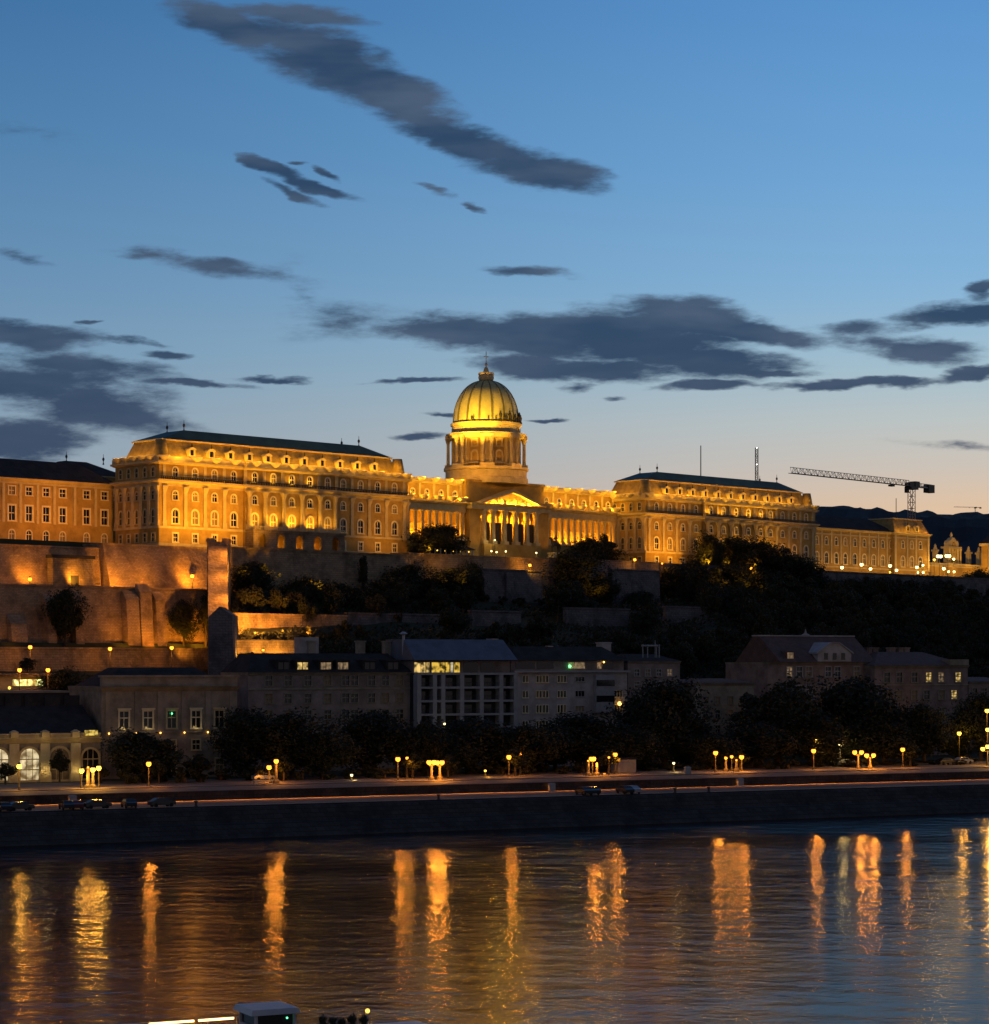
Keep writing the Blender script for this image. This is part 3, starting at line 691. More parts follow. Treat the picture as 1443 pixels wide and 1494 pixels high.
    b = MB(); b.box(117, 149.5, 11.6, 27, 16.605, 22.8); b.box(116.7, 149.8, 11.2, 27.2, 22.802, 23.6); b.build('attic_block', 'ochre', r)
    # drum and dome
    cx, cyy = 133.0, 19.2
    b = MB(); b.lathe([(12.4, 23.0), (12.4, 24.6), (12.0, 24.8), (12.0, 26.8), (12.5, 27.0), (12.5, 27.8), (9, 27.85)], 48, cx, cyy); b.build('drum_base', 'trim', r)
    b = MB(); b.lathe([(9.3, 27.8), (9.3, 36.3)], 48, cx, cyy); b.build('drum', 'ochre', r, smooth=True)
    b = MB(); b.lathe([(9.3, 36.1), (11.2, 36.3), (11.3, 36.9), (11.9, 37.3), (11.9, 37.75), (10.0, 37.8)], 48, cx, cyy); b.build('drum_cornice', 'trim', r)
    b = MB(); b.lathe([(10.0, 37.7), (10.0, 40.1), (10.5, 40.3), (10.5, 40.9), (9.7, 41.0)], 48, cx, cyy); b.build('dome_band', 'trim', r)
    prof = [(9.75 * math.cos(a) ** .88, 40.9 + 13.0 * math.sin(a)) for a in [math.pi / 2 * i / 22 * .965 for i in range(23)]]
    dm = MB().lathe(prof, 64, cx, cyy).build('dome', 'dome', r, smooth=True)
    for j in range(16):
        a = 2 * math.pi * (j + .5) / 16; b = MB()
        for i in range(len(prof) - 1):
            (r0, z0), (r1, z1) = prof[i], prof[i + 1]; w0 = .28 * max(.25, r0 / 9.7)
            rad, tg = Vector((math.cos(a), math.sin(a), 0)), Vector((-math.sin(a), math.cos(a), 0))
            P = lambda rr, z, e, sg: tuple(Vector((cx, cyy, z)) + rad * (rr + e) + tg * sg * w0)
            b.add([P(r0, z0, -.1, -1), P(r0, z0, .22, -1), P(r0, z0, .22, 1), P(r0, z0, -.1, 1), P(r1, z1, -.1, -1), P(r1, z1, .22, -1), P(r1, z1, .22, 1), P(r1, z1, -.1, 1)],
                  [(0, 1, 5, 4), (1, 2, 6, 5), (2, 3, 7, 6)])
        b.build('rib', 'rib', dm)
    ln = MB().lathe([(1.0, 53.2), (1.2, 53.5), (2.1, 53.9), (2.35, 54.6), (2.2, 55.3), (2.4, 55.7), (2.2, 56.1), (.9, 56.3), (.6, 57.4), (.25, 57.9), (.12, 58.0)], 20, cx, cyy).build('lantern', 'trim', r)
    cr = MB().bar((cx, cyy, 57.8), (cx, cyy, 62.4), .14).bar((cx - .9, cyy, 60.9), (cx + .9, cyy, 60.9), .1).sphere((cx, cyy, 58.6), .4).build('cross', 'darkstone', r)
    for j in range(8):
        a = -math.pi / 2 + 2 * math.pi * j / 8 + R(2)
        pier = MB(Matrix.Translation((cx, cyy, 0)) @ Matrix.Rotation(a, 4, 'Z')).box(9.0, 10.2, -1.9, 1.9, 27.8, 36.3).box(9.0, 12.1, -2.1, 2.1, 36.3, 37.2).box(9, 12.2, -2.1, 2.1, 27.8, 28.7).build('drum_pier', 'trim', r)
        for sg in (-1, 1):
            q = Matrix.Rotation(a, 4, 'Z') @ Vector((11.2, sg * 1.15, 0))
            put('column', cached('dcol', lambda: MB().lathe([(.62, 28.7), (.5, 29.2), (.44, 34.9), (.55, 35.2), (.8, 36.0), (.8, 36.3)], 12).mesh('column', MT['trim'])), r, (cx + q.x, cyy + q.y, 0))
    for j in range(8):
        a = -math.pi / 2 + 2 * math.pi * (j + .5) / 8 + R(2)
        q = Vector((math.cos(a), math.sin(a))) * 9.27
        rz = a + math.pi / 2
        window(r, (1.5, 2.7, True, .5, 'trim', 1, (.5,)), cx + q.x, cyy + q.y, 29.6, rz)
        window(r, (1.4, 1.5, False, .4, 'trim', 1, (.5,), .16, True), cx + q.x, cyy + q.y, 33.9, rz)
        b = MB(Matrix.Translation((cx + q.x, cyy + q.y, 0)) @ Matrix.Rotation(rz, 4, 'Z')); b.box(-1.9, 1.9, -1.1, -.9, 28.9, 29.1)
        for i in range(8): b.box(-1.8 + i * .5, -1.65 + i * .5, -1.08, -.92, 27.85, 28.9)
        b.build('balcony_rail', 'trim', r)
    for j in range(16):
        a = 2 * math.pi * j / 16; q = Vector((math.cos(a), math.sin(a))) * 10.0
        window(r, (.9, 1.2, True, .2, 'trim', 0, ()), cx + q.x, cyy + q.y, 38.3, a + math.pi / 2)
    # statues round the foot of the dome
    rnd = random.Random(2)
    sm = cached('ornament', lambda: MB().lathe([(.5, 0), (.55, .5), (.3, .9), (.42, 1.6), (.5, 2.1), (.25, 2.5), (.3, 2.8), (.05, 3.2)], 7).mesh('roof_statue', MT['darkstone']))
    for j in range(20):
        a = -math.pi / 2 + rnd.uniform(-1.3, 1.2)
        q = Vector((math.cos(a), math.sin(a))) * 10.15
        put('roof_statue', sm, r, (cx + q.x, cyy + q.y, 40.85), 0, rnd.uniform(.5, 1.05))
centre()
for (a, c_, g) in ((84, 117, 1.0), (149.5, 182, .8)):
    st = (c_ - a) / 6
    for i in range(12): point(k(a + st / 2 * (i + .5), 13.4, 6.5), 900 * g, AMB, .15)
    for i in range(6):
        point(k(a + st * (i + .5), 11.5, 17.3), 260 * g, YEL, .15)
    for i in range(7):
        x = min(max(a + st * i, a + 1.5), c_ - 1.5)
        point(k(x, 9.2, 18.3), 190 * g, YEL, .15); point(k(x, 10.4, 23.6), 260 * g, YEL, .15)
        spot(k(x, 9.8, 19.2), k(x, 12.6, 22.5), 420 * g, YEL, 110, .9, .2)
for x in (124, 128.7, 133.4, 138.1, 142.8): point(k(x, 14.4, 12.7), 2200, YEL, .15)
for i in range(8): point(k(123.6 + i * 2.8, 8.5, 16.95), 560, (1, .50, .03), .12)
for x, q in ((119, 900), (147.5, 900)): spot(k(x, 0, 4), k(x, 9.6, 9), q, AMB, 60, .8, .3)
spot(k(133, -11, 1.5), k(133, 8, 12), 1500, AMB, 100, .8, .4); spot(k(133, -34, -13), k(133, 8, 12), 7000, AMB, 50, 1, .4)
for a, q in ((-170, 3600), (-140, 5200), (-105, 2600), (-78, 1800), (-50, 2200), (-20, 2600)):
    aa = R(a); spot(k(133 + 21 * math.cos(aa), 19.2 + 21 * math.sin(aa), 24.5), k(133, 19.2, 33), q * .32, AMB, 95, .7, .3)
for a, q in ((-175, 22000), (-148, 34000), (-118, 15000), (-60, 6500), (-15, 9000)):
    aa = R(a); spot(k(133 + 30 * math.cos(aa), 19.2 + 30 * math.sin(aa), 25.5), k(133, 19.2, 49.5), q * 2.6, (1, .50, .03), 32, .7, .3)
for j in range(12):
    a = R(-180 + 15 + j * 14); point(k(133 + 13.4 * math.cos(a), 19.2 + 13.4 * math.sin(a), 28.2), 30, AMB, .15)


# ================================================================== OTHER PALACE BUILDINGS
def long_block(name, label, cat, px0, px1, s, depth, z0, ze, zr, rows, wpx, mat, roofmat, inset=2.5, group=None, mans=False):
    """plain palace range along the palace front: rows = [(spec, sill z)], wpx = window columns in photo pixels"""
    t0, t1 = K.t_at(px0, s), K.t_at(px1, s); L = t1 - t0
    r = thing(name, label, cat, k(t0, s, 0), K.a, group)
    xs = [K.t_at(p, s) - t0 for p in wpx]
    ops = [(x - sp[0] / 2, x + sp[0] / 2, zz, zz + sp[1]) for x in xs for sp, zz in rows]
    b = MB(); b.wall((0, 0), (1, 0), L, z0, ze - .8, ops); b.wall((0, depth), (0, -1), depth, z0, ze - .8, []); b.wall((L, 0), (0, 1), depth, z0, ze - .8, []); b.wall((L, depth), (-1, 0), L, z0, ze - .8, [])
    b.build('wall', mat, r)
    for x in xs:
        for sp, zz in rows: window(r, sp, x, 0, zz, 0, random.choice(('glass', 'glass', 'blind')))
    b = MB(); b.frust((-.2, L + .2, -.2, depth + .2, ze - .8), (-.9, L + .9, -.9, depth + .9, ze - .2)); b.box(-1, L + 1, -1, depth + 1, ze - .198, ze); b.build('cornice', 'trim', r)
    b = MB()
    for zz in [rows[-1][1] - 1.2, rows[0][1] + rows[0][0][1] + 1.0]: b.box(-.25, L + .25, -.25, .2, zz - .25, zz + .25)
    b.build('string_course', 'trim', r)
    b = MB()
    if mans: b.frust((-.2, L + .2, -.2, depth + .2, ze + .003), (2.0, L - 2.0, 2.0, depth - 2.0, zr)); MB().box(1.6, L - 1.6, 1.6, depth - 1.6, zr + .003, zr + .4).build('roof_ledge', 'trim', r)
    else: b.frust((-.9, L + .9, -.9, depth + .9, ze + .003), (inset * 2, L - inset * 2, depth * .42, depth * .58, zr))
    b.build('roof', roofmat, r)
    pm = cached(('lp', z0, ze), lambda: MB().box(-.4, .4, -.22, .1, 5.0, ze - .8).mesh('pilaster', MT['trim']))
    for i in range(len(xs) - 1):
        if xs[i + 1] - xs[i] < 9: put('pilaster', pm, r, ((xs[i] + xs[i + 1]) / 2, 0, 0))
    return r
S1 = (1.7, 1.9, False, .35, 'bright', 1, (.5,)); S2 = (1.75, 3.6, False, .45, 'bright', 1, (.5,)); S3 = (1.5, 2.4, True, .3, 'bright', 1, (.6,))
lb = long_block('old_palace_range', 'orange lit palace range with plain dark roof, left of the tall domeward wing', 'palace range', -110, 165, 20, 20, -3, 16.0, 21.5,
           [(S1, 12.0), (S2, 5.6), (S3, .8)], [-58, -33, -8, 17, 42, 67, 91, 126, 152], 'ochre', 'slate')
rb = long_block('rear_palace_range', 'dark hipped palace roof with two finials behind the orange lit range', 'palace range', 92, 186, 52, 22, 0, 21.0, 25.5, [(S1, 16)], [120, 140, 160], 'ochre', 'slate', 3.5)
for px in (103, 157): put('roof_finial', finial_mesh(), rb, (K.t_at(px, 60) - K.t_at(92, 52), 10, 25.2))
g1 = (1.5, 2.6, True, .3, 'bright', 1, (.6,)); g2 = (1.9, 3.6, True, .4, 'bright', 1, (.6,))
nb = long_block('long_palace_building', 'long amber lit building with two rows of arched windows, right of the palace wing', 'palace range', 1180, 1304, 18, 20, -4, 17.0, 22.0,
           [(g1, 11.4), (g2, 5.0)], [1191.4, 1205.5, 1219.8, 1233, 1247, 1260.7, 1274.4, 1287.6, 1300], 'ochre', 'slate', 2)
pv = long_block('corner_pavilion', 'amber corner pavilion with lit mansard roof at the end of the long building', 'pavilion', 1304.6, 1355, 16.5, 18, -4, 17.0, 21.9,
           [(g1, 11.6), (g2, 5.0)], [1317, 1330, 1342.6], 'ochre', 'mansard', 3, None, True)
L = K.t_at(1355, 16.5) - K.t_at(1304.6, 16.5)
for x in (L * .4, L * .66): dormer(pv, x, .1, 17.6)
for x in (.5, L - .5): put('pilaster', MB().box(-.5, .5, -.4, .1, 4, 16.6).mesh('pilaster', MT['trim']), pv, (x, 0, 0))
tb = K.t_at(1304.6, 16.5)
for x in (.1, .3, .52, .74, .92): point(k(tb + L * x, 15.2, 17.9), 150, YEL, .15)
for px, q in ((10, 6500), (45, 9500), (90, 7500), (135, 6000)):
    tt = K.t_at(px, 20); spot(k(tt, 1, 1.2), k(tt, 20, 10), q * .6, (1, .33, .02), 85, .9, .4)
for px, q in ((1200, 1300), (1230, 1700), (1262, 1700), (1292, 1700), (1330, 2400)):
    tt = K.t_at(px, 18); spot(k(tt, 2, 1), k(tt, 18, 8), q, (1, .44, .05), 100, .9, .4)

# ornamental gate and stair at the right end of the terrace
gp = K.at(1388, 30); gt, gs = K.td(gp.x, gp.y)
def gate():
    r = thing('ornamental_gate', 'carved stone archway with curved pediment beside the globe lamps, far right', 'gate', k(gt, gs, 0), K.a)
    b = MB()
    for sx in (-1, 1): b.prism_y([(sx * 1.2, 0), (sx * 3.4, 0), (sx * 3.4, 13.6), (sx * 1.2, 13.6)][::sx], -1.2, 1.2)
    pts = [(1.2 * math.cos(math.pi * i / 12), 11.0 + 1.2 * math.sin(math.pi * i / 12)) for i in range(13)]
    b.prism_y([(1.202, 13.598)] + pts[:7], -1.19, 1.19); b.prism_y([(-1.202, 13.598)] + pts[:5:-1], -1.19, 1.19)
    b.build('arch', 'trim', r)
    MB().box(-4.1, 4.1, -1.9, 1.9, 13.602, 14.3).build('cornice', 'trim', r)
    MB().prism_y([(-3.3, 14.303), (3.3, 14.303), (3.3, 15.6), (2.7, 16.6), (2.0, 16.4), (1.5, 17.0), (.8, 17.6), (0, 17.8), (-.8, 17.6), (-1.5, 17.0), (-2.0, 16.4), (-2.7, 16.6), (-3.3, 15.6)], -1.0, 1.0).build('curved_pediment', 'trim', r)
    MB().lathe([(.55, 17.7), (.4, 18.2), (.6, 18.7), (.4, 19.2), (.15, 19.8)], 8).build('finial', 'trim', r)
    for x in (-3.7, -1.6, 1.6, 3.7): put('column', cached('gcol', lambda: MB().box(-.5, .5, -.5, .5, 0, 7.6).lathe([(.42, 7.6), (.36, 8.2), (.3, 12.6), (.5, 13.6)], 10).mesh('column', MT['trim'])), r, (x, -1.65, 0))
    MB().prism_y([(-1.1, 14.4), (1.1, 14.4), (.9, 15.6), (0, 16.2), (-.9, 15.6)], -1.35, -1.003).build('carved_shield', 'ochre', r)
gate()
def statue_pillar(px, s, label):
    p = K.at(px, s); tt, ss = K.td(p.x, p.y)
    r = thing('statue_pillar', label, 'pillar', k(tt, ss, 0), K.a, 'stone pillars of the terrace railing')
    MB().box(-.95, .95, -.95, .95, 0, .9).box(-.75, .75, -.75, .75, .9, 12.2).box(-1.05, 1.05, -1.05, 1.05, 12.2, 12.9).build('shaft', 'trim', r)
    MB().lathe([(.7, 12.9), (.8, 13.4), (.45, 13.9), (.5, 14.4), (.1, 15.1)], 8).build('urn', 'trim', r)
statue_pillar(1364.5, 30, 'stone pillar between the corner pavilion and the carved gate'); statue_pillar(1413, 32, 'stone pillar next to the right of the carved gate'); statue_pillar(1428, 32, 'stone pillar beside the lit stair tower at the right edge')
st = thing('terrace_wall', 'amber lit terrace wall with balustrade under the carved gate', 'wall', k(0, 0, 0), K.a)
ta, tb_ = K.t_at(1352, 24), K.t_at(1462, 24)
MB().box(ta, tb_, 24, 27, -8, 6.2).build('wall_face', 'ochre', st); MB().box(ta - .2, tb_, 23.8, 24.6, 6.202, 6.6).box(ta, tb_, 24, 24.4, 7.3, 7.6).build('railing', 'trim', st)
mb = MB()
for i in range(60): x = ta + .4 + i * (tb_ - ta - .8) / 59; mb.box(x - .15, x + .15, 24.05, 24.35, 6.6, 7.3)
mb.build('balusters', 'trim', st)
p = K.at(1443, 20); tt, ss = K.td(p.x, p.y)
sv = thing('stair_tower', 'tall amber lit stair tower cut by the right edge', 'tower', k(tt, ss, 0), K.a)
MB().box(-.6, 9, 0, 3, -6, 14.6).build('wall', 'ochre', sv); MB().box(-1.2, 9.7, -.7, 3.6, 14.603, 15.6).build('cornice', 'trim', sv); MB().frust((-1, 9.5, -.5, 3.4, 15.603), (5, 7, 1, 2, 20)).build('roof', 'slate', sv)
MB().box(-.3, .7, -.3, .1, 0, 14.4).build('pilaster', 'trim', sv)

# equestrian statue on the terrace
def skin_obj(name, verts, edges, rad, mat, parent, loc, rz, root=0, sub=1):
    me = bpy.data.meshes.new(name); me.from_pydata(verts, edges, []); me.materials.append(MT[mat])
    o = put(name, me, parent, loc, rz)
    md = o.modifiers.new('skin', 'SKIN'); 
    for i, d in enumerate(me.skin_vertices[0].data): d.radius = (rad[i], rad[i]); d.use_root = (i == root)
    md.use_smooth_shade = True
    sb_ = o.modifiers.new('sub', 'SUBSURF'); sb_.levels = sub; sb_.render_levels = sub
    return o
p = K.at(811, -2); tt, ss = K.td(p.x, p.y)
eq = thing('equestrian_statue', 'dark bronze horse and rider statue on a stone pedestal before the right colonnade', 'statue', k(tt, ss, -.4), K.a)
MB().frust((-2.4, 2.4, -1.5, 1.5, -1), (-1.9, 1.9, -1.1, 1.1, 2.6)).box(-2.2, 2.2, -1.4, 1.4, 2.602, 3.0).build('pedestal', 'trim', eq)
hv = [(0, 0, 5.6), (1.2, 0, 5.5), (-1.1, 0, 5.8), (-1.7, 0, 6.7), (-2.1, 0, 7.3), (-2.7, 0, 7.0), (1.25, .4, 4.5), (1.35, .4, 3.1), (1.25, -.4, 4.5), (1.0, -.4, 3.1), (-1.2, .4, 4.6), (-1.25, .4, 3.1), (-1.4, -.4, 4.9), (-1.9, -.4, 4.3), (1.8, 0, 5.4), (2.1, 0, 4.2)]
he = [(0, 1), (0, 2), (2, 3), (3, 4), (4, 5), (1, 6), (6, 7), (1, 8), (8, 9), (2, 10), (10, 11), (2, 12), (12, 13), (1, 14), (14, 15)]
skin_obj('horse', hv, he, [.62, .66, .62, .38, .3, .2, .28, .15, .28, .15, .25, .15, .25, .15, .15, .12], 'darkstone', eq, (0, 0, 0), 0)
rv_ = [(0, 0, 6.1), (0, 0, 7.2), (-.05, 0, 7.6), (-.05, 0, 8.1), (-.7, .5, 6.9), (-1.2, .3, 6.8), (.2, -.6, 7.0), (-.6, -.7, 7.6), (-.3, .6, 5.6), (-.2, .6, 4.7), (-.3, -.6, 5.6), (-.2, -.6, 4.7)]
re = [(0, 1), (1, 2), (2, 3), (1, 4), (4, 5), (1, 6), (6, 7), (0, 8), (8, 9), (0, 10), (10, 11)]
skin_obj('rider', rv_, re, [.38, .42, .16, .24, .16, .12, .16, .12, .22, .15, .22, .15], 'darkstone', eq, (0, 0, 0), 0)

# cafe pavilion on the terrace
ta, tb_ = K.t_at(626, -8), K.t_at(690, -8)
cf = thing('cafe_pavilion', 'dark roofed open cafe pavilion lit inside, on the terrace under the big tree', 'pavilion', k(ta, -8, -1.2), K.a)
w_ = tb_ - ta
MB().frust((-.6, w_ + .6, -.6, 5.6, 3.0), (1.5, w_ - 1.5, 2, 3, 4.4)).build('roof', 'awning', cf)
pm = MB().box(-.15, .15, -.15, .15, 0, 2.998).mesh('post', MT['white'])
for i in range(9): put('post', pm, cf, (.3 + i * (w_ - .6) / 8, 0, 0))
MB().box(0, w_, 4.6, 4.9, 0, 2.9).build('back_wall', 'ochre', cf); MB().box(0, w_, -.4, 5, -.3, 0).build('floor', 'paving', cf); MB().box(.2, w_ - .2, 1, 1.5, 0.002, 1.0).build('counter', 'bark', cf)
for i in range(6):
    x = .8 + i * (w_ - 1.6) / 5; MB().sphere((x, .8, 2.5), .2, 8, 5).build('ceiling_lamp', 'e_yel', cf)

# ================================================================== TOWER CRANE AND MASTS
def truss(b, a, c_, w, h, n, r=.11, tri=True):
    a, c_ = Vector(a), Vector(c_); d = (c_ - a).normalized(); up = Vector((0, 0, 1)) if abs(d.z) < .9 else Vector((1, 0, 0))
    sd = d.cross(up).normalized(); up = sd.cross(d).normalized()
    offs = [sd * w / 2, -sd * w / 2, up * h] if tri else [sd * w / 2 + up * h / 2, -sd * w / 2 + up * h / 2, -sd * w / 2 - up * h / 2, sd * w / 2 - up * h / 2]
    for o in offs: b.bar(a + o, c_ + o, r * 1.4)
    m = len(offs)
    for i in range(n):
        p, q = a.lerp(c_, i / n), a.lerp(c_, (i + 1) / n)
        for j in range(m):
            o1, o2 = offs[j], offs[(j + 1) % m]
            b.bar(p + o1, p + o2, r * .8)
            mid = p.lerp(q, .5)
            if i % 2: b.bar(p + o1, q + o2, r)
            else: b.bar(p + o2, q + o1, r)
def crane(loc, ang, hmast, jib, cj, label, sc=1.0, base=0, whole=1.0):
    r = thing('tower_crane', label, 'crane', loc, ang); r.scale = (whole,) * 3
    b = MB(); truss(b, (0, 0, base), (0, 0, hmast), 2.2 * sc, 2.2 * sc, int(hmast / (2.4 * sc)), .10 * sc, False); b.build('mast', 'crane', r)
    b = MB(); truss(b, (2, 0, hmast + 1.6), (jib, 0, hmast + 1.6), 1.7 * sc, 2.2 * sc, int(jib / (2.2 * sc)), .085 * sc); b.build('jib', 'crane', r)
    b = MB(); b.box(-cj, -2, -.9, .9, hmast + 1.3, hmast + 1.7); truss(b, (-cj, 0, hmast + 1.72), (-2, 0, hmast + 1.72), 1.5, 1.3, 5, .1); b.build('counter_jib', 'crane', r)
    MB().box(-2.8 * sc, 2.6 * sc, -1.6 * sc, 1.6 * sc, hmast + .2, hmast + 1.2).box(-4.2 * sc, -.8, -1.4, 1.4, hmast + 1.2, hmast + 3.6).box(-.6, 3.2 * sc, -1.2, 1.2, hmast + 1.21, hmast + 3.0).build('slewing_unit', 'steel', r)
    MB().box(-.9, .9, -2.8 * sc, -1.62 * sc, hmast - 1.0, hmast + 1.4).build('cab', 'steel', r)
    MB().box(-cj - .4, -cj + 4.2 * sc, -1.3, 1.3, hmast - .4, hmast + 2.9).build('counterweight', 'steel', r)
    MB().box(14, 16.5, -.8, .8, hmast + .6, hmast + 1.3).build('trolley', 'steel', r)
a1 = Vector((px_y(1330) * 950, 950)); a2 = Vector((px_y(1153) * 885, 885)); dj = a2 - a1
zc = 28 + (970 - 715) / F * 950
crane((a1.x, a1.y, zc - 40), math.atan2(dj.y, dj.x), 40, dj.length, 15.5, 'large pale tower crane with lattice jib rising behind the long building')
crane((px_y(1423) * 2000, 2000, 28 + 229 / F * 2000 - 22), math.atan2(-.25, -1), 60, 56, 15, 'tiny distant crane above the wooded ridge', .9, 0, .36)
def mast(px, ytop, s, zb, rr, label, kind, lights=False):
    p = K.at(px, s); zt = CH + (HY - ytop) / F * p.y
    r = thing(kind, label, kind.replace('_', ' '), (p.x, p.y, zb))
    if lights:
        b = MB(); truss(b, (0, 0, 0), (0, 0, zt - zb), .9, .9, 22, .07, False); b.build('lattice', 'steel', r)
        for f in (.995, .82, .64, .45): MB().sphere((0, -.6, (zt - zb) * f), .22, 8, 5).build('warning_lamp', emat('warning_lamp_glass', (1, .9, .75), 4), r)
    else: MB().bar((0, 0, 0), (0, 0, zt - zb), rr * 1.5, 6, rr).build('pole', 'steel', r)
mast(1022.5, 650, 30, 70, .16, 'thin bare antenna pole behind the right wing roof', 'antenna_mast')
mast(1104, 653, 32, 70, .2, 'lattice antenna mast with small white lights behind the right wing roof', 'antenna_mast', True)
mast(1307.5, 727, 40, 60, .14, 'short flagpole on the roof of the long building', 'flagpole')

# ================================================================== FORTRESS AND RETAINING WALLS
def kwall(name, label, px0, px1, s, y0, y1, mat, th=2.0, bat=.6, cap=True, y0b=None, cat='wall'):
    t0, t1 = K.t_at(px0, s), K.t_at(px1, s); pm_ = K.w((t0 + t1) / 2, s)
    za, zb = CH + (HY - y0) / F * pm_.y, CH + (HY - y1) / F * pm_.y
    r = thing(name, label, cat, K.w(t0, s, 0), K.a)
    L = t1 - t0
    b = MB(); b.frust((0, L, -bat, th, zb - 4), (0, L, 0, th, za)); b.build('wall_face', mat, r)
    if cap: MB().box(-.2, L + .2, -.3, th + .2, za + .003, za + .4).build('coping', mat, r)
    return r, L, za, zb
uw, L, za, zb = kwall('fortress_wall', 'tall orange lit brick fortress wall under the left palace range', -90, 152, -7.8, 797, 852, 'brick', 6, 1.5)
MB().box(L * .63, L * .88, -3.2, -.9, zb - 1, zb + 6.2).build('gate_block', 'ashlar', uw); MB().box(L * .62, L * .89, -3.5, -.9, zb + 6.203, zb + 7.0).build('dark_lintel', 'slate', uw)
MB().box(L * .74, L * .79, -3.26, -3.1, zb - 1, zb + 2.2).build('doorway', 'steel', uw)
kwall('fortress_wall', 'sloping orange lit bastion wall below the corner of the palace wing', 150, 306, -9.5, 798, 852, 'brick', 8, 4.0)
sw, L, za, zb = kwall('fortress_wall', 'lower dim brick wall with tall buttresses above the lamp street', -90, 306, -26.6, 857, 941, 'brick', 6, .8)
for px0, px1, ztop in ((8, 31, 914), (176, 194, 877), (196, 213, 866), (219, 232, 877), (100, 112, 880), (60, 72, 884)):
    x0, x1 = (K.t_at(p_, -26.6) - K.t_at(-90, -26.6) for p_ in (px0, px1)); zt = CH + (HY - ztop) / F * 553
    MB().frust((x0, x1, -3.4, -.2, zb - 3), (x0, x1, -2.2, -.2, zt)).frust((x0 - .2, x1 + .2, -2.4, -.2, zt + .002), (x0, x1, -.6, -.2, zt + 2)).build('buttress', 'brick', sw)
kwall('street_wall', 'low orange lit wall along the street under the fortress', -90, 305, -37, 947, 978, 'ashlar', 6, .3)
rw1 = kwall('retaining_wall', 'upper long garden wall beside the fortress tower, bright orange at its left end', 331, 506, -42, 898, 926, 'ashlar', 1.5, .5)[0]
kwall('retaining_wall', 'lower orange lit garden wall beside the fortress tower, with a small lamp', 331, 432, -58, 936, 972, 'ashlar', 1.5, .3)
kwall('retaining_wall', 'dim continuing garden wall behind the apartment roofs', 506.5, 640, -42, 897, 918, 'greywall', 1.5, .5)
kwall('retaining_wall', 'brown terrace wall below the arcade of the left palace wing', 338, 596, -12.3, 806, 850, 'ashlar', 7, 1.2)
kwall('retaining_wall', 'amber lit terrace wall under the portico, with a bright lamp', 596.5, 800, -12.3, 813, 850, 'ashlar', 7, .8)
kwall('retaining_wall', 'terrace wall under the corner of the right palace wing', 800.5, 965, -12.3, 819, 856, 'greywall', 7, .8)
kwall('retaining_wall', 'long dark terrace wall behind the trees, far right', 965.5, 1470, -12.3, 836, 880, 'greywall', 7, .8)
g6 = kwall('retaining_wall', 'tall grey blocky bastion in the middle of the dark slope', 702, 790, -18.5, 833, 888, 'greywall', 4, .4)
MB().box(g6[1] * .38, g6[1] * .5, -.9, .6, g6[3], g6[2] - .5).box(0, g6[1] * .12, -1.2, 1, g6[3], g6[2] - .6).build('buttress', 'greywall', g6[0])
kwall('retaining_wall', 'short pale grey wall on the slope, under the grey bastion', 688, 760, -44, 893, 912, 'greywall', 1.2, .4)
kwall('retaining_wall', 'grey wall in two steps among trees, right of the grey bastion', 826, 918, -46, 889, 921, 'greywall', 1.2, .6)
kwall('retaining_wall', 'dim grey wall high on the slope below the right palace wing', 893, 962, -20, 833, 864, 'greywall', 1.5, .4)
kwall('retaining_wall', 'small grey wall low on the slope at the edge of the right wood', 972, 1042, -48, 887, 900, 'greywall', 1.2, .4)
# tower and stepped crest that run down the slope
fw_ = thing('fortress_tower', 'narrow fortress wall with lit brick crest climbing the slope, dark gabled end', 'tower', (0, 0, 0))
def radial(px, Y, z): return (px_y(px) * Y, Y, z)
b = MB(); 
lo0, lo1, hi0, hi1 = radial(303.5, 528, 0), radial(333, 528, 0), radial(303.5, 560, 0), radial(331.5, 560, 0)
zl, zh = 38.6, 56.6
b.add([(*lo0[:2], 20), (*lo1[:2], 20), (*hi1[:2], 20), (*hi0[:2], 20), (*lo0[:2], zl), (*lo1[:2], zl), (*hi1[:2], zh), (*hi0[:2], zh)], [(0, 3, 2, 1), (4, 5, 6, 7), (0, 1, 5, 4), (1, 2, 6, 5), (2, 3, 7, 6), (3, 0, 4, 7)])
b.build('crest', 'brick', fw_)
b = MB(); c0 = radial(302, 560.05, 0); b.box(c0[0], c0[0] + 5.0, 560.05, 566, 30, 57.6); b.box(c0[0] - .2, c0[0] + 1.2, 559.9, 566.1, 57.603, 58.5); b.box(c0[0] + 3.6, c0[0] + 5.2, 559.9, 566.1, 57.603, 58.4); b.build('upper_tower', 'brick', fw_)
b = MB(); x0, x1 = px_y(304) * 516, px_y(340) * 516; xm = (x0 * .55 + x1 * .45)
b.prism_y([(x0, 20), (x1 + .7, 20), (x1 - .3, 39.0), (xm, 40.9), (x0, 38.6)], 516, 527.9); b.build('gabled_end', 'greywall', fw_)

# unseen area lights added under the promenade coping to brighten the lower quay
for i in range(5):
    l = bpy.data.lights.new('added_quay_light', 'AREA'); l.shape = 'RECTANGLE'; l.size = 60; l.size_y = .15; l.energy = 1000; l.color = (1, .30, .03); l.spread = R(84)
    o = bpy.data.objects.new('added_quay_light', l); COL.objects.link(o); o.location = Q.w(-10 + i * 60, 23.55, 6.0)
    o.rotation_euler = (Matrix.Rotation(Q.a, 3, 'Z') @ Matrix.Rotation(R(-46), 3, 'X')).to_euler()
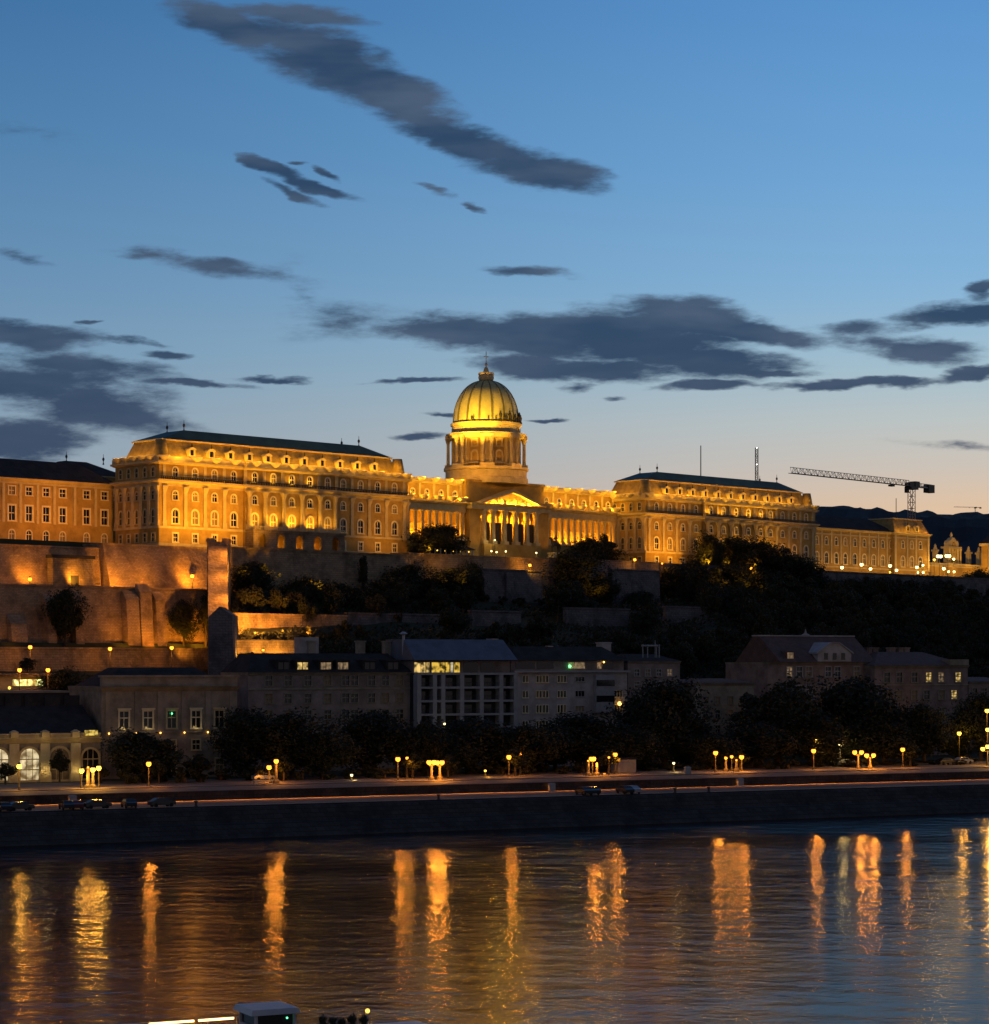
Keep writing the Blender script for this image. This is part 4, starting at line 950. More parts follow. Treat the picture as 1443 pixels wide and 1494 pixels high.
# lights that flood these walls
for px, y, s, q, tg in ((44, 849, -12, 1300, 0), (110, 850, -13, 1500, 0), (172, 850, -17, 2200, 0), (215, 850, -16, 700, 0), (280, 846, -16, 2300, 0)):
    p = K.at(px, s, y); p2 = K.at(px, -8.5, 822); spot(p, p2, q * 2.0, SOD, 140, 1, .3)
for px, q in ((20, 450), (185, 1500), (225, 1700), (262, 2600), (295, 3000)):
    p = K.at(px, -33, 944); p2 = K.at(px, -26, 905); spot(p, p2, q, SOD, 140, 1, .3)
spot(radial(318, 507, 34), radial(318, 545, 48), 10, SOD, 40)
for Y_ in (534, 544, 554): spot(radial(350, Y_, 38.6 + (Y_ - 528) * .56 + 5.5), radial(318, Y_, 38.6 + (Y_ - 528) * .56), 6500, (1, .36, .03), 110, .9, .3)
for px, y, s, q in ((345, 913, -49, 14000), (375, 915, -49, 10000), (410, 915, -49, 5500), (450, 915, -49, 2500)):
    p = K.at(px, s, y + 6); p2 = K.at(px, -42, 908); spot(p, p2, q, (1, .34, .03), 140, 1, .3)
for px, q in ((349, 2600), (385, 3600), (412, 2400)): p = K.at(px + 6, -62.2, 957); p2 = K.at(px, -58, 950); spot(p, p2, q, (1, .40, .04), 140, 1, .3)
for px, q in ((650, 900), (773, 1800)): p = K.at(px, -20, 826); p2 = K.at(px, -12, 824); spot(p, p2, q, AMB, 130, .9, .3)
for px, q in ((270, 700),): p = K.at(px, -40, 955); p2 = K.at(px, -27, 900); spot(p, p2, q, SOD, 120, .9, .3)
for px in (1390, 1415, 1436): p = K.at(px, 12, 838); p2 = K.at(px, 28, 805); spot(p, p2, 7000, (1, .48, .06), 90, .9, .3)
p = K.at(640, -22, 822); spot(p, K.at(640, -10, 785), 500, AMB, 90, .9, .3)

# ================================================================== RIVERSIDE BUILDINGS
class Bld:
    """a building on the river front: front plane between two photo columns at distance v behind the bank"""
    def __init__(s, name, label, px0, px1, v, depth, cat='building', z0=6.0, group=None):
        s.v = v; s.t0, s.t1 = Q.t_at(px0, v), Q.t_at(px1, v); s.L = s.t1 - s.t0; s.D = depth; s.z0 = z0
        s.r = thing(name, label, cat, Q.w(s.t0, v, 0), Q.a, group); s.Y = Q.w((s.t0 + s.t1) / 2, v).y; s.ops = []
    def x(s, px): return Q.t_at(px, s.v) - s.t0
    def z(s, py, px=None):
        Y = s.Y if px is None else Q.w(Q.t_at(px, s.v), s.v).y
        return CH + (HY - py) / F * Y
    def win(s, px, ytop, ybot, w, arched=False, g='glass', mat='trim', fw=.22, mull=1, tr=(.55,), y=0, hood=False):
        z0, z1 = s.z(ybot), s.z(ytop); h = round((z1 - z0) * 5) / 5; x = s.x(px)
        g = random.choice(('glass', 'glass', 'blind')) if g == 'glass' and random.random() < .8 else g
        s.ops.append((x - w / 2, x + w / 2, z0, z0 + h)); window(s.r, (w, h, arched, fw, mat, mull, tr, .12, hood), x, y, z0, 0, g)
    def walls(s, ztop, mat, extra_sides=True):
        b = MB(); b.wall((0, 0), (1, 0), s.L, s.z0, ztop, s.ops); b.wall((0, s.D), (0, -1), s.D, s.z0, ztop, []); b.wall((s.L, 0), (0, 1), s.D, s.z0, ztop, []); b.wall((s.L, s.D), (-1, 0), s.L, s.z0, ztop, [])
        b.add([(0, 0, ztop), (s.L, 0, ztop), (s.L, s.D, ztop), (0, s.D, ztop)], [(0, 1, 2, 3)])
        b.build('wall', mat, s.r)
    def cornice(s, z, h=.6, p=.5, mat='trim'): MB().frust((-.05, s.L + .05, -.1, s.D, z - h), (-p * .3, s.L + p * .3, -p, s.D, z - .02)).build('cornice', mat, s.r)
    def roof(s, z, zr, mat, hip=3, ov=.4, f0=.42, f1=.58): MB().frust((-ov, s.L + ov, -ov, s.D + ov, z + .003), (hip, s.L - hip, s.D * f0, s.D * f1, zr)).build('roof', mat, s.r)
    def chim(s, px, d, z0, z1, w=1.2, mat='plas3'): MB().box(s.x(px) - w / 2, s.x(px) + w / 2, d, d + w, z0, z1).box(s.x(px) - w / 2 - .15, s.x(px) + w / 2 + .15, d - .15, d + w + .15, z1 + .002, z1 + .3).build('chimney', mat, s.r)

# arched bazaar hall
B = Bld('arcaded_hall', 'low hall with round arched glowing windows and lit pilasters, lower left corner', -40, 147, 66, 26)
for px, g in ((-2, 'e_pale'), (43, 'e_pale'), (87, 'glass')): B.win(px, 1091.5, 1138, 3.6, True, g, 'trim', .45, 2, (.33, .66))
B.win(132, 1094, 1137, 3.0, True, 'glass', 'trim', .4, 2, (.33, .66))
zc_ = B.z(1082); B.walls(zc_, 'plas3'); B.cornice(zc_ + .5, .8, .7)
MB().box(0, B.L, -.35, .2, zc_ + .5, zc_ + .8).box(0, B.L, -.3, .15, B.z(1070) - .25, B.z(1070)).build('balustrade_rail', 'trim', B.r)
b = MB()
for i in range(90): x = .2 + i * (B.L - .4) / 89; b.box(x - .1, x + .1, -.2, .05, zc_ + .8, B.z(1070) - .25)
b.build('balusters', 'trim', B.r)
for px in (-24, 20, 65, 109.5):
    x = B.x(px); MB().box(x - .9, x + .9, -.6, .1, 6, zc_ - .35).box(x - 1.1, x + 1.1, -.8, .1, 6, 8.2).build('pilaster', 'trim', B.r)
    MB().box(x - .7, x + .7, -.75, .3, zc_ + .8, B.z(1068)).frust((x - .8, x + .8, -.85, .4, B.z(1068) + .002), (x - .2, x + .2, -.3, -.1, B.z(1065))).build('pedestal', 'trim', B.r)
    p = Q.w(B.t0 + x, 66 - 1.5, 8.6); point(p, 26 if px > 60 else 12, WRM, .1)
    p = Q.w(B.t0 + x, 66 - 1.9, B.z(1078)); point(p, 14 if px > 60 else 5, WRM, .1)
x = B.x(132); MB().box(x - 1.2, x + 1.2, -.72, -.3, zc_ + 1.0, zc_ + 2.0).build('glow_panel', emat('yellow_glow_panel', (1, .72, .15), .8, 2), B.r)  # glow of its own stands in for lamplight on this pedestal
MB().frust((-.3, B.L + .3, 1.5, 26, zc_ + .9), (0, B.L, 12, 26, B.z(1035) + .6)).build('roof', 'slate', B.r)
for px in (27, 56, 86, 115): x = B.x(px) + 2; MB().box(x - 1.5, x + 1.5, 11.5, 12.2, B.z(1036), B.z(1016)).build('skylight', 'slate', B.r)
MB().box(B.x(8), B.x(128), 12, 20, zc_ + 2, B.z(1012)).build('upper_storey', 'slate', B.r); MB().box(B.x(6), B.x(130), 11.7, 20.3, B.z(1012) + .003, B.z(1009)).build('upper_cornice', 'plas3', B.r)
# palace-like building with pedimented windows
B = Bld('pedimented_house', 'grey stuccoed building with five pedimented lit windows and flat cornice, behind the left trees', 148, 346, 71, 22)
for px, g in ((181, 'blind'), (216, 'blind'), (250.5, 'glass'), (286, 'blind'), (320, 'glass')):
    B.win(px, 1037, 1062, 1.7, False, 'glass', 'bright' if g != 'glass' else 'trim', .32, 1, (.62,), 0, True)
    B.win(px, 1080, 1094, 1.5, False, 'glass', 'trim', .25)
    B.win(px, 1108, 1128, 1.5, False, 'glass', 'trim', .25)
zt = B.z(1006); B.walls(zt, 'plas3'); B.cornice(zt + .6, .9, 1.0, 'plas3'); MB().box(0, B.L, -.2, 1, zt + .6, B.z(988)).box(-.3, B.L + .3, -.5, 1.2, B.z(988) + .002, B.z(985)).build('parapet', 'plas3', B.r)
MB().box(0, B.L, -.3, .1, B.z(1069), B.z(1066)).build('string_course', 'plas3', B.r); B.roof(zt + .7, B.z(974), 'slate', 6, -1, .35, .7)
for px in (157, 200, 233, 268, 303, 338): x = B.x(px); MB().box(x - .5, x + .5, -.25, .1, B.z(1066), zt - .3).build('pilaster', 'plas3', B.r)
for px in (158, 198, 233, 268, 302): MB().sphere((B.x(px), -.5, B.z(1069)), .16, 8, 5).build('wall_lamp', 'e_far', B.r)
for px in (181, 216, 286): point(Q.w(B.t0 + B.x(px), 71 - .9, B.z(1061)), 9, WRM, .1)
MB().sphere((B.x(250), -.4, B.z(1041)), .14, 8, 5).build('signal_lamp', 'e_green', B.r)
# brown apartment house
B = Bld('apartment_house', 'brown apartment house with dark mansard and small lit dormers, left of the balcony block', 362, 603, 84, 16, 'apartment house')
cols = [392, 420, 449, 478, 504, 517, 542, 562, 583]
for r_, (yt, yb) in enumerate(((1012, 1025), (1036, 1049), (1060, 1074), (986, 1000))):
    for px in cols: B.win(px, yt, yb, 1.5, False, 'glass', 'plas3', .2)
zt = B.z(983); B.walls(zt, 'plas1'); B.cornice(zt + .3, .6, .6, 'plas3'); B.roof(zt + .3, B.z(953), 'slate', 3, .1, .4, .8)
MB().box(0, B.L, -.2, .1, B.z(1006), B.z(1003)).build('string_course', 'plas3', B.r)
for px, g in ((443, 'e_room'), (477, 'e_dim'), (502, 'e_dim'), (541, 'glass'), (575, 'glass'), (415, 'glass')):
    x = B.x(px); o = MB().box(x - 1.5, x + 1.5, .6, 4, zt + .4, zt + 2.6).box(x - 1.7, x + 1.7, .4, 4, zt + 2.603, zt + 2.9).build('dormer', 'slate', B.r)
    MB().box(x - 1.1, x - .1, .5, .59, zt + .9, zt + 2.3).box(x + .1, x + 1.1, .5, .59, zt + .9, zt + 2.3).build('pane', g, o)
for px in (480, 553, 592): B.chim(px, 9, B.z(965), B.z(936), 1.6)
MB().box(B.x(466), B.x(492), 10, 14, B.z(960), B.z(929)).build('roof_hut', 'plas2', B.r)
# modern balcony block
B = Bld('balcony_block', 'modern block with pale concrete balcony grid, blue tin roof and lit yellow top floor', 604, 749, 82, 16, 'apartment block')
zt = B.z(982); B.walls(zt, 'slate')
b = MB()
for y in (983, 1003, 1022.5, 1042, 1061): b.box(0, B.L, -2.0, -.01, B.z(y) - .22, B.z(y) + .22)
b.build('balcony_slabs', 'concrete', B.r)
for i, px in enumerate((606, 629, 641, 668.5, 697, 725.5, 746.5)): x = B.x(px); MB().box(x - .45, x + .45, -1.98, -.012, 6, B.z(983) - .23).build('column', 'concrete', B.r)
rl = MB()
for y in (1003, 1022.5, 1042): rl.box(.2, B.L - .2, -1.96, -1.9, B.z(y) + 1.0, B.z(y) + 1.06); [rl.box(.3 + i * .6, .34 + i * .6, -1.95, -1.91, B.z(y) + .22, B.z(y) + 1.0) for i in range(int(B.L / .6))]
rl.build('balcony_railing', 'steel', B.r)
for px in (617, 635, 655, 683, 711, 736):
    for y in (1003, 1022.5, 1042):
        x = B.x(px); MB().box(x - 1.1, x + 1.1, -.05, -.02, B.z(y) + .25, B.z(y) + 2.0).build('glass_door', 'glass', B.r)
MB().box(B.x(606), B.x(748), 1.2, 14, zt + .003, B.z(964)).build('top_floor', 'plas1', B.r)
for a, c_, g in ((608, 617, 'e_room'), (618, 630, 'e_room'), (633.5, 645, 'e_roomy'), (645.5, 659, 'e_roomy'), (661, 664.5, 'e_pale'), (666, 674, 'e_roomy'), (680, 700, 'glass'), (705, 725, 'glass')):
    MB().box(B.x(a), B.x(c_), 1.1, 1.19, B.z(981), B.z(966.5)).build('window', g, B.r)
MB().box(B.x(624), B.x(625), 1.0, 1.09, B.z(981), B.z(966)).box(B.x(652), B.x(653), 1.0, 1.09, B.z(981), B.z(966)).box(B.x(606), B.x(676), 1.0, 1.09, B.z(966.5), B.z(965.5)).build('window_frame', 'steel', B.r)
zz = B.z(963); MB().frust((-.5, B.L + .3, -1.5, 15, zz), (-.2, B.L, 5, 14, B.z(941) + 1.2)).build('roof', 'tin', B.r)
MB().box(B.x(734), B.x(743), 5, 8, zz + 1.5, B.z(938) + 1).build('roof_vent', 'plas2', B.r); MB().lathe([(.3, zz + 1), (.3, B.z(934) + 1), (.9, B.z(933) + 1.2), (.2, B.z(930) + 1.2)], 10, B.x(594) + 1.4, 5).build('satellite_dish', 'white', B.r)
# cream block with window groups
B = Bld('window_group_block', 'pale rendered block with clustered windows and grey right bay, right of the balcony block', 750, 915, 82, 16, 'apartment block')
for yt, yb in ((986.5, 995.5), (1007.5, 1017.5), (1029, 1039.5), (1051, 1061)):
    for px in (764, 768.5, 784, 788.5, 793.5, 798, 815, 819.5, 824): B.win(px, yt, yb, .5, False, 'glass', 'bright', .1, 0, ())
    B.win(846, yt + 1, yb - 1, 2.2, False, 'glass', 'plas2', .1, 2, ())
for yt, yb in ((1007.5, 1017.5), (1029, 1039.5)):
    for px in (898, 902, 906): B.win(px, yt, yb, .45, False, 'glass', 'bright', .08, 0, ())
zt = B.z(981); B.walls(zt, 'plas2')
MB().box(B.x(866), B.x(893), -1.2, -.02, B.z(1040), B.z(985)).build('bay', 'concrete', B.r)
for y in (1001, 1024): MB().box(B.x(866.5), B.x(892.5), -1.3, -1.21, B.z(y) + .0, B.z(y) + 1.3).build('bay_window', 'glass', B.r)
MB().box(-.3, B.L + .3, -1.0, 1, zt + .002, zt + .4).build('slab', 'concrete', B.r)
MB().box(0, B.L, 1.5, 14, zt + .403, B.z(964)).build('set_back_floor', 'plas1', B.r)
for a, c_, g in ((757, 785, 'glass'), (788, 812, 'glass'), (834, 840, 'e_dim'), (841, 858, 'e_dim'), (876, 882, 'e_dim'), (884, 900, 'glass')): MB().box(B.x(a), B.x(c_), 1.4, 1.49, zt + .8, B.z(966.5)).build('window', g, B.r)
zz = B.z(963.5); MB().frust((-.4, B.L + .4, .5, 15.5, zz), (3, B.L - 3, 6, 11, B.z(943))).build('roof', 'slate', B.r)
MB().sphere((B.x(835), 1.1, B.z(972)), .25, 8, 5).build('green_lamp', 'e_green', B.r); MB().sphere((B.x(884), .9, B.z(966)), .2, 8, 5).build('porch_lamp', 'e_far', B.r)
MB().sphere((B.x(901), -.9, B.z(1027)), .42, 10, 6).build('wall_lamp', 'e_far', B.r); B.chim(911, 8, zz, B.z(938), 2.4, 'plas2'); B.chim(822, 6, zz, B.z(944), 1.0, 'plas2')
# dim house with roof frames
B = Bld('dim_town_house', 'dim grey house with metal frames on its roof, half behind trees', 916, 992, 84, 15, 'house')
for y in (977, 995, 1014):
    for px in (929, 945, 961, 977): B.win(px, y, y + 9, 1.2, False, 'e_dim' if (y, px) in ((977, 977),) else 'glass', 'plas2', .15)
zt = B.z(966); B.walls(zt, 'plas1'); B.cornice(zt + .2, .5, .4, 'plas3'); B.roof(zt + .2, B.z(954), 'slate', 3)
b = MB()
for px in (948, 955, 968, 972): b.bar((B.x(px), 3, zt), (B.x(px), 3, B.z(940)), .14)
b.bar((B.x(946), 3, B.z(942)), (B.x(970), 3, B.z(942)), .2); b.bar((B.x(966), 3, zt), (B.x(966), 3, B.z(934)), .1); b.build('roof_frame', 'concrete', B.r)
# tan house behind trees
B = Bld('tan_house', 'plain tan house with flat eaves between dark trees', 1014, 1100, 82, 16, 'house')
for y in (1016, 1036, 1058):
    for px in (1030, 1047, 1066, 1083): B.win(px, y, y + 11, 1.2, False, 'glass', 'plas3', .15)
zt = B.z(998); B.walls(zt, 'plas3'); B.cornice(zt + .3, .6, .6, 'plas3'); B.roof(zt + .3, B.z(990), 'tile', 4)
# gabled house
B = Bld('gabled_house', 'big house with steep red roof, central white gable and small spire, on the right', 1120, 1274, 92, 18, 'house')
for px, g in ((1152, 'e_dim'), (1166, 'glass'), (1180, 'glass'), (1208, 'glass'), (1222, 'glass'), (1250, 'glass')):
    B.win(px, 973, 987, 1.5, False, g, 'plas2', .2); B.win(px, 1000, 1013, 1.5, False, 'glass', 'plas2', .2)
zt = B.z(968); B.walls(zt, 'plas4'); B.cornice(zt + .3, .5, .5, 'plas3')
MB().prism_x([(-.8, zt + .32), (B.D + .4, zt + .32), (B.D * .6, B.z(932) + .6), (B.D * .45, B.z(932) + .6)], B.x(1136), B.L + .3).build('roof', 'tile', B.r)
MB().box(B.x(1135), B.L + .4, B.D * .45 - .2, B.D * .6 + .2, B.z(932) + .603, B.z(930) + .6).build('ridge', 'plas2', B.r)
xa, xb = B.x(1191), B.x(1240); xm = (xa + xb) / 2
o = MB().prism_y([(xa, zt + .33), (xb, zt + .33), (xb, zt + 2.4), (xm + 1.2, B.z(938)), (xm - 1.2, B.z(938)), (xa, zt + 2.4)], -.6, 9).build('gable', 'plas2', B.r)
MB().prism_y([(xa - .4, zt + 2.2), (xa - .4, zt + 2.6), (xm - 1.2, B.z(937)), (xm + 1.2, B.z(937)), (xb + .4, zt + 2.6), (xb + .4, zt + 2.2), (xm + 1.1, B.z(938)), (xm - 1.1, B.z(938))], -.9, 9.2).build('gable_cornice', 'concrete', o)
for px in (1203, 1215.5, 1228): x = B.x(px); MB().box(x - .5, x + .5, -.68, -.61, zt + .9, zt + 2.4).build('window', 'glass', o)
x = B.x(1155); o = MB().box(x - 1.2, x + 1.2, .5, 5, zt + .6, zt + 2.8).build('dormer', 'tile', B.r); MB().box(x - .8, x + .8, .4, .49, zt + 1, zt + 2.5).build('pane', 'e_dim', o)
MB().lathe([(.9, B.z(932)), (.8, B.z(927)), (1.1, B.z(926)), (.3, B.z(923)), (.08, B.z(917))], 8, B.x(1200) + 1.4, B.D * .5).build('spire', 'plas2', B.r)
# corner house with lit windows
B = Bld('corner_house', 'brick toned corner house with lit upper windows and low hipped roof, far right', 1276, 1412, 88, 20, 'house')
for px, g in ((1294, 'glass'), (1312, 'glass'), (1334, 'glass'), (1355, 'e_room'), (1373, 'e_dim'), (1398, 'e_room')): B.win(px, 981, 995, 1.6, False, g, 'plas3', .25)
for px, g in ((1294, 'glass'), (1312, 'glass'), (1334, 'glass'), (1352, 'glass'), (1374, 'glass'), (1392, 'e_room')): B.win(px, 1007, 1020, 1.6, False, g, 'plas3', .25)
for yt in (1033, 1056):
    for px in (1294, 1312, 1334, 1352, 1374, 1395): B.win(px, yt, yt + 11, 1.4, False, 'glass', 'plas3', .2)
zt = B.z(973); B.walls(zt, 'plas4'); B.cornice(zt + .4, .7, .7, 'plas3'); B.roof(zt + .4, B.z(951), 'tile', 7)
MB().box(0, B.L, -.2, .1, B.z(1000), B.z(998)).build('string_course', 'plas3', B.r)
MB().box(B.x(1384), B.x(1411), -.7, 6, zt + .42, B.z(962)).build('corner_attic', 'plas3', B.r)
for px in (1306, 1315, 1340, 1352, 1361): B.chim(px, 10, zt + 1, B.z(946), 1.5, 'plas4')
CORNER = B
B = Bld('edge_house', 'dim pink house whose flat cornice meets the right edge', 1413, 1475, 92, 16, 'house')
for yt in (1004, 1026):
    for px in (1422, 1436): B.win(px, yt, yt + 10, 1.3, False, 'glass', 'plas3', .2)
zt = B.z(996); B.walls(zt, 'plas4'); B.cornice(zt + .3, .6, .6, 'plas3'); B.roof(zt + .3, B.z(988), 'tile', 3)
def aerial(B, px, d, z0, h):
    b = MB(); x = B.x(px); b.bar((x, d, z0), (x, d, z0 + h), .06, 5)
    for q in (.95, .8, .65): b.bar((x - .5, d, z0 + h * q), (x + .5, d, z0 + h * q), .035, 4)
    b.build('aerial', 'steel', B.r)
for px in (1300, 1345, 1390): aerial(CORNER, px, 9, CORNER.z(956), 3.2)
# restaurant with bright strip of windows behind the arcaded hall
B = Bld('restaurant_house', 'small flat house with one long bright yellow window strip, behind the arcaded hall', -30, 78, 116, 12, 'restaurant', 9)
for a in range(5): MB().box(B.x(18 + a * 9) , B.x(18 + a * 9 + 8.3), -.12, -.02, B.z(1000.5), B.z(991.5)).build('window', 'e_gyel', B.r)
zt = B.z(986); B.walls(zt, 'plas3'); MB().box(-.5, B.L + .5, -1.2, 12.5, zt + .003, zt + .5).build('flat_roof', 'ashlar', B.r)
for px, y in ((11, 1003.5), (1, 1018), (7.5, 1018.5)): MB().sphere((B.x(px), -1.5, B.z(y)), .3, 8, 5).build('terrace_lamp', 'e_yel', B.r)
B = Bld('terrace_house', 'low dark flat roofed house behind the pedimented building', 345, 380, 100, 10, 'house', 6)
B.win(360, 1018, 1030, 1.3, False, 'glass', 'plas3', .2); zt = B.z(1000); B.walls(zt, 'plas1'); B.roof(zt, B.z(994), 'slate', 1)

# ================================================================== TREES
def crown_mesh(seed, rx, rz, n, mat, leaf=.42, cl=22, colm=False):
    rnd = random.Random(seed); b = MB(); cs = []
    for i in range(cl):
        while True:
            p = Vector((rnd.uniform(-1, 1), rnd.uniform(-1, 1), rnd.uniform(-1, 1)))
            if .25 < p.length < 1: break
        k_ = 1 + (.28 * noise.noise(p * 1.6 + Vector((seed, 0, 0))) if not colm else 0); p = Vector((p.x * rx * .78, p.y * rx * .78, p.z * rz * .78)) * k_; w = 1 - .25 * max(0, p.z / rz) if not colm else 1
        cs.append((Vector((p.x * w, p.y * w, p.z)), (rnd.choice((.16, .22, .3, .42, .5)) if not colm else .75) * rnd.uniform(.85, 1.1) * min(rx, rz) * (1 if not colm else 1.15 - abs(p.z) / rz * .75)))
    for i in range(n):
        c_, r_ = cs[rnd.randrange(cl)]
        d = Vector((rnd.gauss(0, 1), rnd.gauss(0, 1), rnd.gauss(0, 1))).normalized()
        p = c_ + d * r_ * rnd.uniform(.55, 1.05)
        nrm = (d + Vector((rnd.gauss(0, .6), rnd.gauss(0, .6), rnd.gauss(0, .6)))).normalized(); u = nrm.orthogonal().normalized(); w = nrm.cross(u)
        a = rnd.uniform(0, 6.28); u, w = u * math.cos(a) + w * math.sin(a), w * math.cos(a) - u * math.sin(a)
        s = leaf * rnd.uniform(.6, 1.4)
        b.add([p - u * s, p - w * s * .5, p + u * s, p + w * s * .5], [(0, 1, 2, 3)])
    return b.mesh('crown', LEAF[mat])
def trunk_mesh(seed, h, rx):
    rnd = random.Random(seed); b = MB(); b.bar((0, 0, -.6), (.1, 0, h * .45), .32, 8, .24); b.bar((.1, 0, h * .45), (0, .1, h * .8), .24, 7, .08)
    for i in range(6):
        a = rnd.uniform(0, 6.28); z = h * rnd.uniform(.35, .55); b.bar((.08, 0, z), (rx * .65 * math.cos(a), rx * .65 * math.sin(a), z + h * rnd.uniform(.15, .3)), .14, 6, .04)
    return b.mesh('trunk', MT['bark'])
KIND = {}
for i in range(5):                                        # broad crowns: unit tree 10 m high, crown radius 4.4 m
    KIND['broad', i] = (crown_mesh(10 + i, 4.4, 4.0, 4200, (0, 0, 1, 2, 0)[i], .30), trunk_mesh(20 + i, 10, 4.4), 6.0)
for i in range(2): KIND['oval', i] = (crown_mesh(30 + i, 3.0, 4.2, 3600, (0, 1)[i], .28), trunk_mesh(40 + i, 10, 3), 5.8)
KIND['column', 0] = (crown_mesh(50, 1.2, 4.6, 2200, 2, .24, 30, True), trunk_mesh(51, 10, 1), 5.2)
KIND['bush', 0] = (crown_mesh(60, 1.8, 1.3, 1500, 1, .22, 12), trunk_mesh(61, 2, 1.5), 1.3)
KIND['bush', 1] = (crown_mesh(62, 1.8, 1.3, 1500, 0, .22, 12), trunk_mesh(63, 2, 1.5), 1.3)
KIND['big', 0] = (crown_mesh(70, 4.6, 4.9, 13000, 0, .2, 60), trunk_mesh(71, 10, 4.4), 5.3)
KIND['big', 1] = (crown_mesh(72, 4.6, 4.9, 13000, 2, .2, 60), trunk_mesh(73, 10, 4.4), 5.3)
def tree(kind, i, loc, h, w, label, group=None, name='tree', cat='tree'):
    cm, tm, cz = KIND[kind, i]; base = 10 if kind not in ('bush',) else 2.6; rw = {'broad': 8.8, 'big': 8.8, 'oval': 6, 'column': 2.4, 'bush': 3.6}[kind]
    r = thing(name, label, cat, loc, random.uniform(0, 6.28), group)
    r.scale = (w / rw, w / rw, h / base)
    put('trunk', tm, r); put('crown', cm, r, (0, 0, cz))
    return r
def qtree(px, ytop, wpx, v, label, kind='big', i=0, zg=6.5, group='dark trees along the riverside promenade', name='tree', cat='tree'):
    p = Q.at(px, v); h = CH + (HY - ytop) / F * p.y - zg; p.z = zg
    return tree(kind, i, p, h, wpx * (1.12 if kind == 'big' else 1) / F * p.y, label, group, name, cat)
qtree(207, 1062, 118, 57, 'broad dark tree in front of the pedimented house')
qtree(290, 1098, 46, 52, 'small dark tree with thin trunk right of the broad tree before the pedimented house', 'oval')
qtree(360, 1028, 95, 62, 'dark tree covering the corner between the pedimented and brown houses', i=1)
qtree(425, 1032, 130, 58, 'wide dark tree before the brown apartment house, above two lit lamps')
qtree(545, 1032, 112, 60, 'dark rounded tree just left of the balcony block', i=1)
qtree(612, 1046, 95, 56, 'dark tree under the left end of the balcony block')
qtree(690, 1042, 120, 60, 'dark tree under the middle of the balcony block', i=1)
qtree(770, 1052, 110, 56, 'dark tree before the window group block, above lit foliage')
qtree(845, 1036, 125, 61, 'dark tree hiding the foot of the window group block', i=1)
qtree(905, 1050, 100, 55, 'dark tree beside the two tall lit posts')
qtree(970, 985, 125, 66, 'tall dark tree between the dim town house and the tan house', i=1)
qtree(1040, 1068, 90, 56, 'low dark tree in front of the tan house')
qtree(1135, 985, 130, 66, 'very tall dark tree between the tan house and the gabled house')
qtree(1110, 1050, 95, 56, 'lower dark tree before the tall one right of the tan house', i=1)
qtree(1185, 1030, 110, 58, 'dark tree above the twin lamp near the white light')
qtree(1245, 982, 130, 68, 'tall dark tree covering the lower right of the gabled house', i=1)
qtree(1290, 1040, 100, 58, 'dark tree left of the domed tree before the corner house')
qtree(1348, 1020, 84, 60, 'dome shaped dark tree in front of the corner house')
qtree(1432, 1006, 80, 64, 'dark tree at the right edge beside the tall lamp', i=1)
qtree(87, 1092, 30, 60, 'dark clipped tree inside the unlit arch of the hall', 'oval')
qtree(8, 1110, 34, 58, 'dark shrub like tree by the left edge before the hall', 'oval', 1)
for px, y_, w_, v_, lb_ in ((470, 1062, 90, 54, 'dark tree filling the gap between the wide tree and the balcony block trees'), (655, 1068, 80, 54, 'dark low tree behind the twin lamps on thick posts'), (735, 1066, 90, 64, 'dark tree between the balcony block trees and the lit foliage'), (810, 1062, 90, 66, 'dark tree just left of the two tall lit posts'),
                       (935, 1060, 80, 62, 'dark tree above the pale car by the kiosk'), (1005, 1052, 80, 70, 'dark tree left of the tan house wall'), (1075, 1066, 70, 64, 'dark tree touching the right side of the tan house'), (1215, 1060, 90, 64, 'dark tree above the white tinted lamp'), (1318, 1066, 70, 66, 'dark tree left behind the domed tree'), (1395, 1076, 50, 70, 'dark tree under the lit corner house windows')):
    qtree(px, y_, w_, v_, lb_, i=int(px) % 2)
for j in range(44):
    px = 150 + j * 29.5 + random.uniform(-8, 8)
    qtree(px, 1121 - (px - 150) * .011 + random.uniform(-6, 4), random.uniform(28, 46), 49 + random.uniform(0, 9), 'low dark bush of the promenade planting', 'bush', j % 2, group='low bushes of the promenade planting', name='bush', cat='bush')
for px, y_, w_, v_, lb_ in ((752, 1090, 40, 47, 'small leafy tree lit by the lamp before the window group block'), (888, 1092, 34, 47, 'small leafy tree glowing beside the two tall lit posts'), (414, 1100, 30, 47, 'small leafy tree beside the thick lit post under the wide tree'), (1328, 1084, 36, 47, 'small leafy tree lit by the single lamp before the domed tree'),
                       (1104, 1046, 34, 71, 'small leafy tree lit yellow beside the tan house'), (1080, 1094, 32, 48, 'small leafy tree behind the lamp cluster before the tan house'), (602, 1096, 34, 47, 'small leafy tree behind the slim lamp left of the four headed lamps'), (654, 1100, 30, 45, 'small leafy tree right of the four headed lamps'), (232, 1106, 28, 49, 'small leafy tree lit by the single lamp under the broad tree')):
    qtree(px, y_, w_, v_, lb_, 'oval', int(px) % 2, group='young trees beside the promenade lamps')
